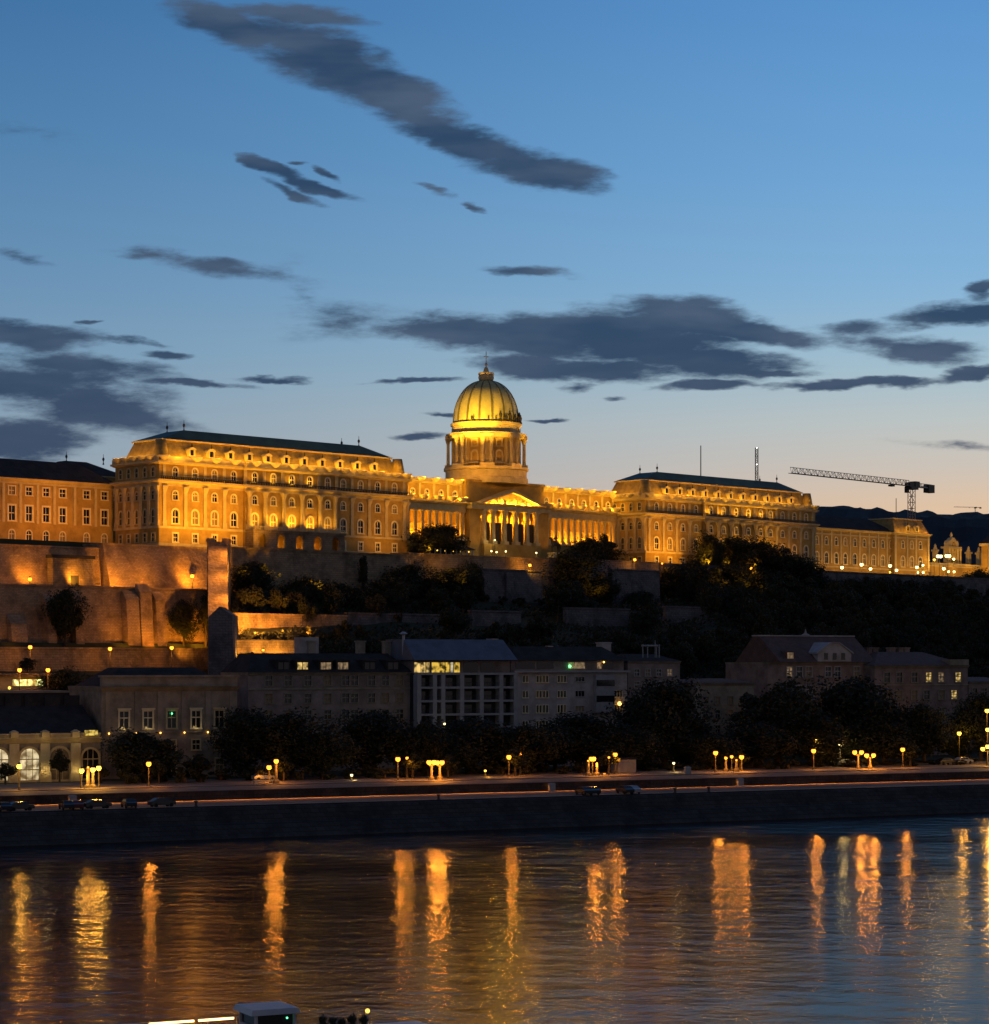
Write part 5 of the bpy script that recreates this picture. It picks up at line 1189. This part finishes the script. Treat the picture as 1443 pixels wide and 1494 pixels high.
# trees standing near the palace
def ktree(px, ytop, wpx, s, zg, label, kind='big', i=0, group='big trees close under the palace'):
    p = K.at(px, s); h = CH + (HY - ytop) / F * p.y - zg; p.z = zg
    return tree(kind, i, p, h, wpx / F * p.y, label, group)
ktree(640, 762, 92, -5, 56.5, 'big olive tree catching amber light, before the left colonnade', i=1)
ktree(612, 790, 40, -9, 56.5, 'small dark tree at the corner of the left wing', 'broad', 0)
ktree(868, 782, 84, -6, 56, 'dark tree right of the rider statue')
ktree(836, 799, 104, -15, 46, 'dark spreading tree just below the rider statue', i=1)
ktree(884, 776, 34, 2, 56, 'narrow dark tree against the corner of the right wing', 'oval')
ktree(1036, 774, 52, -8, 55, 'dark tree with ragged top at the left of the clump before the right wing')
ktree(1075, 780, 92, -9, 54, 'broad dark tree in the middle of the clump before the right wing', i=1)
ktree(1120, 786, 96, -10, 54, 'broad dark tree in the right of the clump before the right wing')
ktree(1160, 806, 80, -11, 52, 'lower dark tree at the right end of the clump before the right wing', i=1)
ktree(1425, 827, 62, -2, 50, 'round dark tree below the lit stair tower')
ktree(530, 800, 13, -15, 46, 'single narrow cypress against the brown terrace wall', 'column', 0)
ktree(368, 816, 76, -20, 44, 'bushy tree faintly lit orange, right of the fortress tower', i=1)
ktree(95, 853, 66, -30, 33, 'tall ivy dark tree against the buttressed fortress wall')
ktree(268, 872, 46, -29.5, 33, 'orange lit straggly tree at the foot of the fortress wall', i=1)
ktree(300, 862, 34, -30, 33, 'leafy climber like tree beside the fortress tower', 'oval', 1)
ktree(95, 972, 80, -66, 20, 'black tree mass behind the arcaded hall roof')
ktree(40, 958, 30, -48, 26, 'dark bush like tree by the street lamp, far left', 'broad', 2)
for px, y_, w_, s_, zg, lb_ in ((600, 819, 92, -17, 44, 'dark tree on the slope under the cafe pavilion'), (662, 824, 84, -18, 44, 'dark tree on the slope left of the grey bastion'), (692, 816, 42, -16, 45, 'narrow dark tree touching the left edge of the grey bastion'), (452, 838, 92, -24, 41, 'dark tree on the slope right of the orange lit bushy tree'),
                       (500, 846, 84, -26, 40, 'dark tree below the lone cypress'), (566, 838, 84, -22, 42, 'dark tree on the slope below the right end of the left wing'), (985, 822, 70, -16, 45, 'dark tree on the slope under the orange bulb'), (1020, 812, 84, -16, 45, 'dark tree hiding the terrace wall below the ragged tree'), (1065, 818, 90, -17, 45, 'dark tree hiding the terrace wall below the middle of the clump'),
                       (1110, 824, 90, -17, 44, 'dark tree hiding the terrace wall below the right of the clump'), (1152, 830, 90, -17, 44, 'dark tree hiding the terrace wall below the clump end'), (1195, 838, 86, -16, 44, 'dark tree just below the first globe lamps'), (1240, 840, 80, -16, 44, 'dark tree below the fourth window of the long building'),
                       (1285, 839, 84, -16, 44, 'dark tree below the highest globe lamp'), (1330, 842, 80, -16, 44, 'dark tree below the corner pavilion'), (1376, 841, 80, -16, 44, 'dark tree below the three gate globes'), (935, 860, 60, -26, 42, 'dark tree before the dim grey wall under the right wing'), (870, 838, 80, -20, 44, 'dark tree right of the grey bastion')):
    ktree(px, y_, w_, s_, zg, lb_, i=int(px) % 2, group='dark trees high on the castle slope')
# wood of the castle slope
rnd = random.Random(11); KEEP = [(325, 520, 892, 930, -42), (325, 440, 930, 975, -58), (440, 640, 893, 918, -42), (700, 792, 834, 884, -18), (690, 760, 890, 904, -44), (828, 916, 888, 918, -46), (895, 960, 834, 860, -20), (975, 1040, 886, 897, -48), (400, 590, 806, 838, -12), (640, 800, 806, 834, -12), (880, 962, 812, 832, -12), (300, 345, 780, 990, -20), (468, 492, 926, 950, -999)]
def topline(px):
    if px < 420: return 842
    if px < 600: return 842
    if px < 1000: return 838
    if px < 1190: return 808
    return 829 + 5 * math.sin(px * .06) + 3 * math.sin(px * .17)
cnt = 0; placed = []
for a in range(6000):
    px = rnd.uniform(335, 960) if rnd.random() < .62 else rnd.uniform(960, 1460)
    v0 = rnd.uniform(100, 330); p = Q.at(px, v0); t_, s_ = K.td(p.x, p.y)
    if s_ > -14: continue
    z = height(p.x, p.y); h = rnd.uniform(7.5, 12.5); w = h * rnd.uniform(.75, 1.0)
    x1, yb = project((p.x, p.y, z)); yt = HY - F * (z + h - CH) / p.y; hw = w / 2 / p.y * F
    if yt < topline(px): continue
    if any(px + hw * .8 > k0 and px - hw * .8 < k1 and yt + 3 < b1 and yb > a0 + 4 and s_ < ks for k0, k1, a0, b1, ks in KEEP): continue
    if any((p.xy - q).length < 4.6 for q in placed): continue
    placed.append(p.xy.copy()); cnt += 1
    p.z = z - .3
    tree('broad', cnt % 5, p, h, w, 'dark leafy tree of the wood covering the castle slope', 'trees of the wood on the castle slope')
    if cnt >= 300: break
for a in range(120):
    px = rnd.choice((rnd.uniform(340, 640), rnd.uniform(340, 560), rnd.uniform(640, 960), rnd.uniform(690, 780))); v0 = rnd.uniform(130, 300); p = Q.at(px, v0); t_, s_ = K.td(p.x, p.y)
    if s_ > -15: continue
    p.z = height(p.x, p.y) - .1; x1, yb = project(p)
    tree('bush', a % 2, p, rnd.uniform(2, 3.6), rnd.uniform(3, 5), 'low dark bush on the castle slope', 'low bushes on the castle slope', 'bush', 'bush')

# undergrowth: one mass of ground cover on the slope
rnd = random.Random(21); b = MB()
for a in range(90000):
    px = rnd.uniform(338, 1470); v0 = rnd.uniform(92, 330); p = Q.at(px, v0); t_, s_ = K.td(p.x, p.y)
    if s_ > -14 or (abs(s_ + 42) < 4 and px < 660) or (abs(s_ + 58) < 5 and px < 450) or (abs(s_ + 45) < 4 and 680 < px < 1050) or (-27 < s_ < -14 and 690 < px < 970): continue
    hh_ = max(0, 1.4 + 2.6 * noise.noise((p.x * .09, p.y * .09, 5))) * (1.5 if px > 960 else 1)
    z = height(p.x, p.y) + hh_ * rnd.uniform(.3, 1)
    q = Vector((p.x, p.y, z)); nrm = Vector((rnd.gauss(0, 1), rnd.gauss(-.5, 1), rnd.gauss(.6, 1))).normalized(); u = nrm.orthogonal().normalized(); w = nrm.cross(u); sz = rnd.uniform(.3, .65)
    b.add([q - u * sz, q - w * sz * .5, q + u * sz, q + w * sz * .5], [(0, 1, 2, 3)])
tag(b.build('slope_undergrowth', LEAF[0]), kind='stuff')

# ================================================================== LAMPS
LPOW = 560.0
HG_ = 'bright globe lamps of the upper terrace'
LCOL = dict(e_sod=(1, .33, .03), e_yel=(1, .45, .05), e_wht=(1, .66, .2), e_far=(1, .4, .06))
def lamp(p, zg, label, glass='e_sod', r=.48, arms=1, group=None, ang=0.0, post=.11, name='street_lamp', spread=1.1):
    o = thing(name, label, 'street lamp', (p.x, p.y, zg), ang, group); h = p.z - zg
    b = MB(); b.lathe([(post * 2.2, 0), (post * 2, .5), (post, .7), (post * .8, h - r * .9)], 8)
    point((p.x + .6, p.y - 1.4, p.z - r - .5), LPOW * min(1.0, (r / .48) ** 2) * min(arms, 1.5) * (.75 if group == HG_ else 1), LCOL[glass] if group != HG_ else (1, .5, .08), .3)
    offs = [0.0] if arms == 1 else [(i - (arms - 1) / 2) * spread * 2 / max(1, arms - 1) for i in range(arms)]
    if arms > 1: b.bar((offs[0], 0, h - r * 1.1), (offs[-1], 0, h - r * 1.1), post * .6, 6)
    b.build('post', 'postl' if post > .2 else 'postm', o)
    for i, q in enumerate(offs):
        dz = 0 if arms < 3 else (.0, .5, .25, -.2)[i % 4]
        g = put('globe', cached(('globe', glass, r), lambda: MB().sphere((0, 0, 0), r, 10, 6).mesh('globe', MT[glass], True)), o, (q, 0, h + dz))
        put('cap', cached(('gcap', r), lambda: MB().lathe([(r * .75, r * .72), (r * .4, r * 1.15), (.03, r * 1.5)], 8).mesh('cap', MT['steel'])), g)
    return o
def ql(px, py, v, label, zg=6.5, **kw): p = Q.at(px, v, py); return lamp(p, zg, label, ang=Q.a, **kw)
PG = 'sodium lamps of the riverside promenade'
ql(28, 1118, 40.5, 'single yellow lamp before the glowing arched window', glass='e_yel', group=PG)
ql(119, 1124.5, 41, 'lamp left of the pair of lit posts before the hall', glass='e_yel', group=PG)
ql(135.5, 1123, 40, 'lamp on the right post of the pair before the hall', glass='e_yel', post=.3, group=PG)
ql(128.5, 1119.5, 40, 'lamp on the left orange lit post before the hall', r=.2, post=.32, group=PG)
ql(144, 1120.5, 41.5, 'lamp right of the pair of lit posts before the hall', glass='e_yel', group=PG)
ql(217, 1114.5, 41, 'single lamp under the broad tree before the pedimented house', group=PG)
ql(403, 1110.5, 41, 'brightest lamp on a thick lit post under the wide tree', post=.3, r=.46, group=PG)
ql(392.5, 1119.5, 47, 'lower lamp next to the thick lit post under the wide tree', group=PG)
ql(580.5, 1107.5, 43, 'slim lamp left of the four headed lamps', group=PG)
ql(594, 1106, 47, 'small lamp just behind the slim one left of the four headed lamps', r=.3, group=PG)
ql(629.5, 1112, 40, 'twin lamp on the left thick lit post, under the balcony block', arms=2, post=.28, spread=.5, group=PG)
ql(641.5, 1112.5, 40.5, 'twin lamp on the right thick lit post, under the balcony block', arms=2, post=.28, spread=.5, group=PG)
ql(742.5, 1104.5, 45, 'lamp lighting the foliage before the window group block', group=PG)
ql(759, 1100, 50, 'small lamp behind the lit foliage before the window group block', r=.32, group=PG)
ql(864.5, 1107, 42, 'lamp with two stacked heads beside the two tall lit posts', arms=2, spread=.25, group=PG)
ql(858, 1110, 41, 'left tall lit post with tiny lamp right of the window group block', r=.18, post=.3, group=PG)
ql(871, 1114, 41, 'right tall lit post with tiny lamp right of the window group block', r=.18, post=.3, group=PG)
ql(888.5, 1105, 43, 'slim leaning lamp just right of the two tall lit posts', r=.24, group=PG)
ql(897.5, 1101, 46, 'high lamp on a slim post before a small kiosk', group=PG)
ql(1044, 1098.5, 44, 'slim single lamp before the tan house', group=PG)
ql(1059, 1106, 44, 'lamp on a thick post right of the slim one before the tan house', post=.25, r=.3, group=PG)
ql(1067.5, 1104, 46, 'middle small lamp of the cluster before the tan house', r=.34, group=PG)
ql(1074.5, 1109, 43, 'thick lit post with small lamp in the cluster before the tan house', r=.2, post=.3, group=PG)
ql(1082, 1104.5, 45, 'right lamp of the cluster before the tan house', group=PG)
ql(1187, 1095.5, 45, 'single lamp below a higher yellow one, before the gabled house', group=PG)
ql(1190, 1080.5, 58, 'higher dim yellow lamp behind trees before the gabled house', r=.36, glass='e_yel', group=PG)
ql(1225.5, 1087.5, 56, 'white green tinted lamp above the parked van', glass='e_wht', r=.38, group=PG)
ql(1252, 1097.5, 44, 'left of two double lamps on lit posts by the bushes', arms=2, spread=.85, post=.22, group=PG)
ql(1269.5, 1102, 43, 'right of two double lamps on lit posts by the bushes', arms=2, spread=.85, post=.22, group=PG)
ql(1317, 1093.5, 44, 'single lamp before the domed tree by the corner house', group=PG)
ql(1399.5, 1070, 62, 'greenish yellow lamp beside the corner house', glass='e_yel', group=PG)
ql(1440, 1037, 50, 'tall yellow lamp, topmost of three at the right edge', glass='e_yel', group=PG)
ql(1441, 1064.5, 47, 'middle yellow lamp of three at the right edge', glass='e_yel', group=PG)
ql(1441, 1092.5, 43, 'lowest and widest yellow lamp at the right edge', glass='e_yel', arms=3, spread=1.3, group=PG)
ql(1099, 1053, 70, 'yellow lamp shining through leaves beside the tan house', glass='e_yel', r=.4, group=PG)
ql(983, 1113.5, 48, 'small white lamp near the ground, before the tall tree', glass='e_wht', r=.26, group=PG)
ql(513, 1131, 47, 'small white bulb near the ground by the brown house', glass='e_wht', r=.26, zg=6.4, group=PG)
ql(648.5, 1056, 70, 'white bulb high on a pole beneath the balcony block', glass='e_wht', r=.24, group=PG)
ql(708, 1124.5, 47, 'small yellow bulb near the ground under the balcony block', glass='e_yel', r=.24, group=PG)
ql(882, 1129, 42, 'yellow ground light at the foot of the two tall lit posts', r=.24, zg=6.4, group=PG)
for px, py, s, zg, lb_ in ((43.5, 845, -13, 45.8, 'lamp before the block in the upper fortress wall'), (280.5, 840.5, -14, 45.8, 'lamp under the bastion beside the fortress tower'),
                      (44, 944, -42, 26.6, 'street lamp below the left buttress, far left'), (160.5, 946.5, -42, 26.6, 'street lamp below the twin buttresses'), (250.5, 945, -42, 26.6, 'street lamp below the orange straggly tree'),
                      (28.5, 977.5, -70, 19, 'left lamp above the bright yellow window strip'), (70, 977.5, -70, 19, 'right lamp above the bright yellow window strip'),
                      (773, 824.5, -15, 50, 'bright lamp on the amber terrace wall under the portico'), (926, 816.5, -14, 55, 'bright lamp at the left corner of the right palace wing'), (966, 822, -14, 55, 'small orange lamp right of the corner of the right wing'),
                      (1096, 829, -14, 52, 'orange lamp inside the tree clump before the right wing'), (384, 948.5, -62, 25, 'small lamp on the lower garden wall beside the tower')):
    p = K.at(px, s, py); lamp(p, zg, lb_, 'e_sod', .3 if 'small' in lb_ else .46, group='sodium lamps of the castle slope')
HG = 'bright globe lamps of the upper terrace'
for i, (px, py, r_, g, arms, lb_) in enumerate(((1188, 826.5, .75, 'e_wht', 1, 'globe lamp at the dark corner of the right wing'), (1187.5, 833.5, .45, 'e_wht', 1, 'small low globe under the one at the dark corner of the right wing'), (1228.5, 828, .72, 'e_wht', 1, 'globe lamp before the fourth window of the long building'),
                     (1257, 823.7, .75, 'e_wht', 1, 'highest globe lamp before the middle of the long building'), (1270, 830, .68, 'e_wht', 1, 'globe lamp just right of the highest one'), (1298.5, 825.5, .75, 'e_wht', 1, 'globe lamp by the joint of building and pavilion'), (1308, 832, .68, 'e_wht', 1, 'lower globe lamp at the foot of the pavilion'),
                     (1337.7, 827.5, .7, 'e_wht', 1, 'globe lamp at the right foot of the pavilion'), (1346.7, 824.5, .55, 'e_wht', 1, 'upper globe right of the pavilion'), (1339, 835.3, .5, 'e_wht', 1, 'lower left globe of four by the pavilion'), (1347, 835.2, .55, 'e_wht', 1, 'lower right globe of four by the pavilion'),
                     (1363, 816.5, .55, 'e_yel', 1, 'yellow globe lamp left of the carved gate'), (1370.5, 811.5, .8, 'e_wht', 2, 'white double lamp left of the carved gate'), (1383, 811, .8, 'e_wht', 2, 'white double lamp in front of the carved gate'), (1391.5, 815.5, .6, 'e_wht', 1, 'white globe at the right leg of the carved gate'),
                     (1377, 829.5, .75, 'e_wht', 1, 'upper of three globes under the carved gate'), (1384, 834, .55, 'e_wht', 1, 'lower left of three globes under the carved gate'), (1392, 834, .55, 'e_wht', 1, 'lower right of three globes under the carved gate'), (1298.5, 835, .4, 'e_yel', 1, 'small yellow light low before the pavilion joint'), (1289, 838, .35, 'e_wht', 1, 'small white light low before the long building'))):
    s = 8 if py > 820 else 14
    p = K.at(px, s, py); lamp(p, min(56.5, p.z - 2.5), lb_, g, r_ * .82, arms, HG, K.a, .1, spread=.9)
for px, py, lb_ in ((717, 804, 'first small white terrace light under the portico'), (724.5, 805.5, 'second small white terrace light under the portico'), (738, 804.5, 'brightest small white terrace light under the portico'), (782.5, 806.5, 'small white terrace light near the rider statue'), (722, 788, 'small white light in the portico, left'),
                    ):
    p = K.at(px, -4 if py > 800 else 7, py); lamp(p, 57.6, lb_, 'e_wht', .26, group='small white terrace lights')

# ================================================================== CARS, CABINETS, BENCH
def car_meshes(mat):
    def body():
        b = MB(); side = [(-2.15, .35), (2.15, .35), (2.2, .75), (2.05, .92), (1.25, 1.0), (.75, 1.45), (-1.0, 1.48), (-1.75, 1.05), (-2.2, .95)]
        n = len(side); vs = [(x, -.86 if z < 1.2 else -.66, z) for x, z in side] + [(x, .86 if z < 1.2 else .66, z) for x, z in side]
        b.add(vs, [tuple(range(n)), tuple(range(2 * n - 1, n - 1, -1))] + [(i, n + i, n + (i + 1) % n, (i + 1) % n) for i in range(n)]); return b.mesh('body', MT[mat])
    def glass():
        b = MB()
        for s in (-1, 1): b.add([(1.0, s * .83, 1.03), (.68, s * .69, 1.4), (-.95, s * .69, 1.42), (-1.5, s * .83, 1.06)], [(0, 1, 2, 3)])
        b.add([(1.3, -.7, 1.0), (1.3, .7, 1.0), (.82, .6, 1.44), (.82, -.6, 1.44)], [(0, 1, 2, 3)]); return b.mesh('windows', MT['glass'])
    def wheel(): return MB(Matrix.Rotation(R(90), 4, 'X')).lathe([(.1, -.12), (.31, -.12), (.34, -.06), (.34, .06), (.31, .12), (.1, .12)], 14).mesh('wheel', MT['rubber'])
    return cached(('cb', mat), body), cached('cg', glass), cached('cw', wheel)
def car(px, v, zg, mat, label, ang=0, group='cars parked on the lower quay', head=None):
    p = Q.at(px, v, z=zg); r = thing('parked_car', label, 'car', p, Q.a + ang, group); b_, g_, w_ = car_meshes(mat)
    o = put('body', b_, r); put('windows', g_, r, sc=(1, 1.02, 1.005))
    for x in (-1.35, 1.35):
        for y in (-.8, .8): put('wheel', w_, r, (x, y, .34))
    for y in (-.6, .6): MB().box(2.1, 2.22, y - .15, y + .15, .62, .76).build('headlight', 'white', r)
for px, m, a, lb_ in ((6, 'car1', 1.5, 'dark car at the left edge of the lower quay'), (29, 'car1', .1, 'second dark car from the left edge of the lower quay'), (97, 'car1', 1.5, 'dark car under the small lit cabinet on the lower quay'), (112, 'car3', 1.4, 'dark red car right of the small lit cabinet'),
                      (142, 'car1', .05, 'dark car alone before the pale quay strip, left third'), (188, 'car1', 1.5, 'left dark car of two below the single lamp'), (236, 'car1', .1, 'right dark car of two below the single lamp'), (852, 'car1', 1.5, 'left dark car of the pair below the tall lit posts'), (862, 'car1', 1.6, 'right dark car of the pair below the tall lit posts'),
                      (912, 'car1', 1.5, 'left dark car of the pair at the end of the lit quay strip'), (921, 'car2', 1.6, 'right car of the pair at the end of the lit quay strip')):
    car(px, 9.5, 4.815, m, lb_, a)
car(1405, 52, 6.54, 'car2', 'silver car parked under the right edge trees', .05, 'cars parked on the promenade'); car(1238, 53, 6.54, 'car2', 'pale car below the white lamp', 0, 'cars parked on the promenade'); car(905, 52, 6.54, 'car2', 'pale car beside the kiosk and high lamp', 0, 'cars parked on the promenade')
car(385, 50, 6.54, 'car2', 'pale car under the wide tree beside the thick lit post', 0, 'cars parked on the promenade'); car(1380, 50, 6.54, 'car1', 'dark car left of the silver one, near the right edge', .05, 'cars parked on the promenade')
def cabinet(px, v, zg, label):
    r = thing('utility_cabinet', label, 'cabinet', Q.at(px, v, z=zg), Q.a, 'utility cabinets by the quay')
    MB().box(-.6, .6, -.35, .35, 0, 1.25).build('case', 'concrete', r); MB().frust((-.7, .7, -.45, .45, 1.252), (-.5, .5, -.25, .25, 1.45)).build('lid', 'concrete', r)
cabinet(106, 23, 4.86, 'small lit cabinet on the lower quay, left'); cabinet(805, 23, 4.86, 'small pale cabinet on the lower quay, middle'); cabinet(1080, 23, 4.86, 'small pale cabinet on the lower quay, right of middle'); cabinet(1003, 39, 6.5, 'small cabinet on the promenade before the tall tree')
for px, lb_ in ((286, 'iron mooring bollard at the left end of the lit quay strip'), (640, 'iron mooring bollard below the twin lamps on thick posts'), (985, 'iron mooring bollard below the tall dark tree'), (1034, 'iron mooring bollard below the tan house')):
    r = thing('mooring_bollard', lb_, 'bollard', Q.at(px, 7.2, z=4.805), 0, 'mooring bollards on the quay edge'); MB().lathe([(.42, 0), (.4, .1), (.24, .2), (.22, .7), (.36, .82), (.36, .95), (.1, 1.02)], 12).build('shaft', 'darkstone', r)
bn = thing('stone_bench', 'pale flat stone bench beside the thick lit post', 'bench', Q.at(386, 42, z=6.5), Q.a)
MB().box(-2.2, 2.2, -.4, .4, .4, .6).build('seat', 'concrete', bn)
for x in (-1.6, 1.6): MB().box(x - .3, x + .3, -.35, .35, 0, .398).build('leg', 'concrete', bn)
kk = thing('kiosk', 'small pale kiosk under the high lamp, right of the tall lit posts', 'kiosk', Q.at(910, 50, z=6.54), Q.a)
MB().box(-2, 2, -1.5, 1.5, 0, 2.6).build('wall', 'plas2', kk); MB().frust((-2.4, 2.4, -1.9, 1.9, 2.602), (-1.8, 1.8, -1.3, 1.3, 3.0)).build('roof', 'slate', kk); MB().box(-1.2, 1.2, -1.6, -1.51, 1, 2.2).build('shutter', 'concrete', kk)

# ================================================================== RIVER BOAT
bp_ = Vector((px_y(386) * 150, 150, 0))
bt = thing('river_boat', 'white river boat with pale wheelhouse and strip of deck lights at the bottom edge', 'boat', bp_, Q.a)
hb = MB(); n = 9
secs = [(-26, 2.6, .2), (-24, 3.4, -.3), (-10, 3.6, -.4), (6, 3.6, -.4), (13, 3.0, -.3), (18, 1.6, 0), (21, .2, .5)]
for x, w, d in secs: hb.v += [(x, -w, 2.4), (x, -w * .85, d), (x, w * .85, d), (x, w, 2.4)]
for i in range(len(secs) - 1):
    o = i * 4
    for j in range(4): hb.f.append((o + j, o + (j + 1) % 4, o + 4 + (j + 1) % 4, o + 4 + j))
hb.f += [(0, 3, 2, 1), tuple(len(hb.v) - 4 + j for j in range(4))]
hb.build('hull', 'white', bt)
MB().box(-24, -3.2, -3.1, 3.1, 2.402, 4.3).build('saloon', 'white', bt); MB().box(-24.5, -3.0, -3.4, 3.4, 4.303, 4.5).build('sun_deck', 'white', bt)
for i in range(9): MB().box(-23 + i * 2.15, -21.4 + i * 2.15, -3.16, -3.11, 2.9, 3.9).build('window', 'glass', bt)
MB().frust((-2.9, 3.2, -2.6, 2.6, 2.402), (-2.9, 2.9, -2.5, 2.5, 4.35)).build('forward_cabin', 'white', bt)
MB().box(-1.2, 1.6, -1.5, 1.5, 4.352, 4.95).build('wheelhouse_base', 'white', bt)
for x, y in ((-1.1, -1.4), (1.5, -1.4), (-1.1, 1.4), (1.5, 1.4)): MB().box(x - .09, x + .09, y - .09, y + .09, 4.952, 5.7).build('wheelhouse_post', 'white', bt)
MB().box(-1.05, 1.45, -1.35, 1.35, 4.955, 5.68).build('wheelhouse_glass', 'glass', bt); MB().frust((-1.55, 1.85, -1.75, 1.75, 5.702), (-1.4, 1.7, -1.6, 1.6, 6.05)).build('wheelhouse_roof', 'white', bt)
MB().sphere((1.0, -1.42, 5.4), .06, 8, 5).build('green_lamp', 'e_green', bt)
MB().bar((-8.8, -3.3, 5.93), (-5.9, -3.3, 5.93), .07, 6).bar((-5.6, -3.3, 5.93), (-3.3, -3.3, 5.93), .07, 6).build('deck_light', 'e_string', bt)
rl = MB(); rl.bar((-24, -3.3, 6.02), (-2.8, -3.3, 6.02), .03, 5)
for i in range(12): rl.bar((-24 + i * 1.9, -3.3, 4.5), (-24 + i * 1.9, -3.3, 6.02), .03, 5)
rl.build('railing', 'white', bt)
MB().box(3.3, 12, -2.8, 2.8, 2.402, 3.9).build('foredeck', 'white', bt)
MB().bar((7.2, 0, 3.9), (7.2, 0, 5.2), .05, 6).build('light_pole', 'white', bt); MB().sphere((7.2, 0, 5.25), .15, 10, 6).build('mast_lamp', 'e_yel', bt)
for i, (x, h) in enumerate(((3.7, 1.3), (4.4, 1.1), (5.0, .9), (5.7, 1.2), (6.5, 1.0))):
    q = Q.w(0, 0) * 0; P_ = bp_ + Vector((Q.u.x * x - Q.n.x * .8, Q.u.y * x - Q.n.y * .8, 3.902))
    pl = thing('potted_shrub', ('tallest', 'second', 'lowest', 'fourth', 'farthest')[i] + ' dark potted shrub in the row beside the boat wheelhouse', 'plant', P_, .3 * i, 'potted shrubs on the boat')
    MB().lathe([(.2, 0), (.3, .45), (.26, .46)], 10).build('pot', 'terracotta', pl)
    o = put('foliage', cached('pshrub', lambda: crown_mesh(80, .4, .42, 300, 2, .1, 8)), pl, (0, 0, .45 + h * .4)); o.scale = (.9, .9, h / .95)
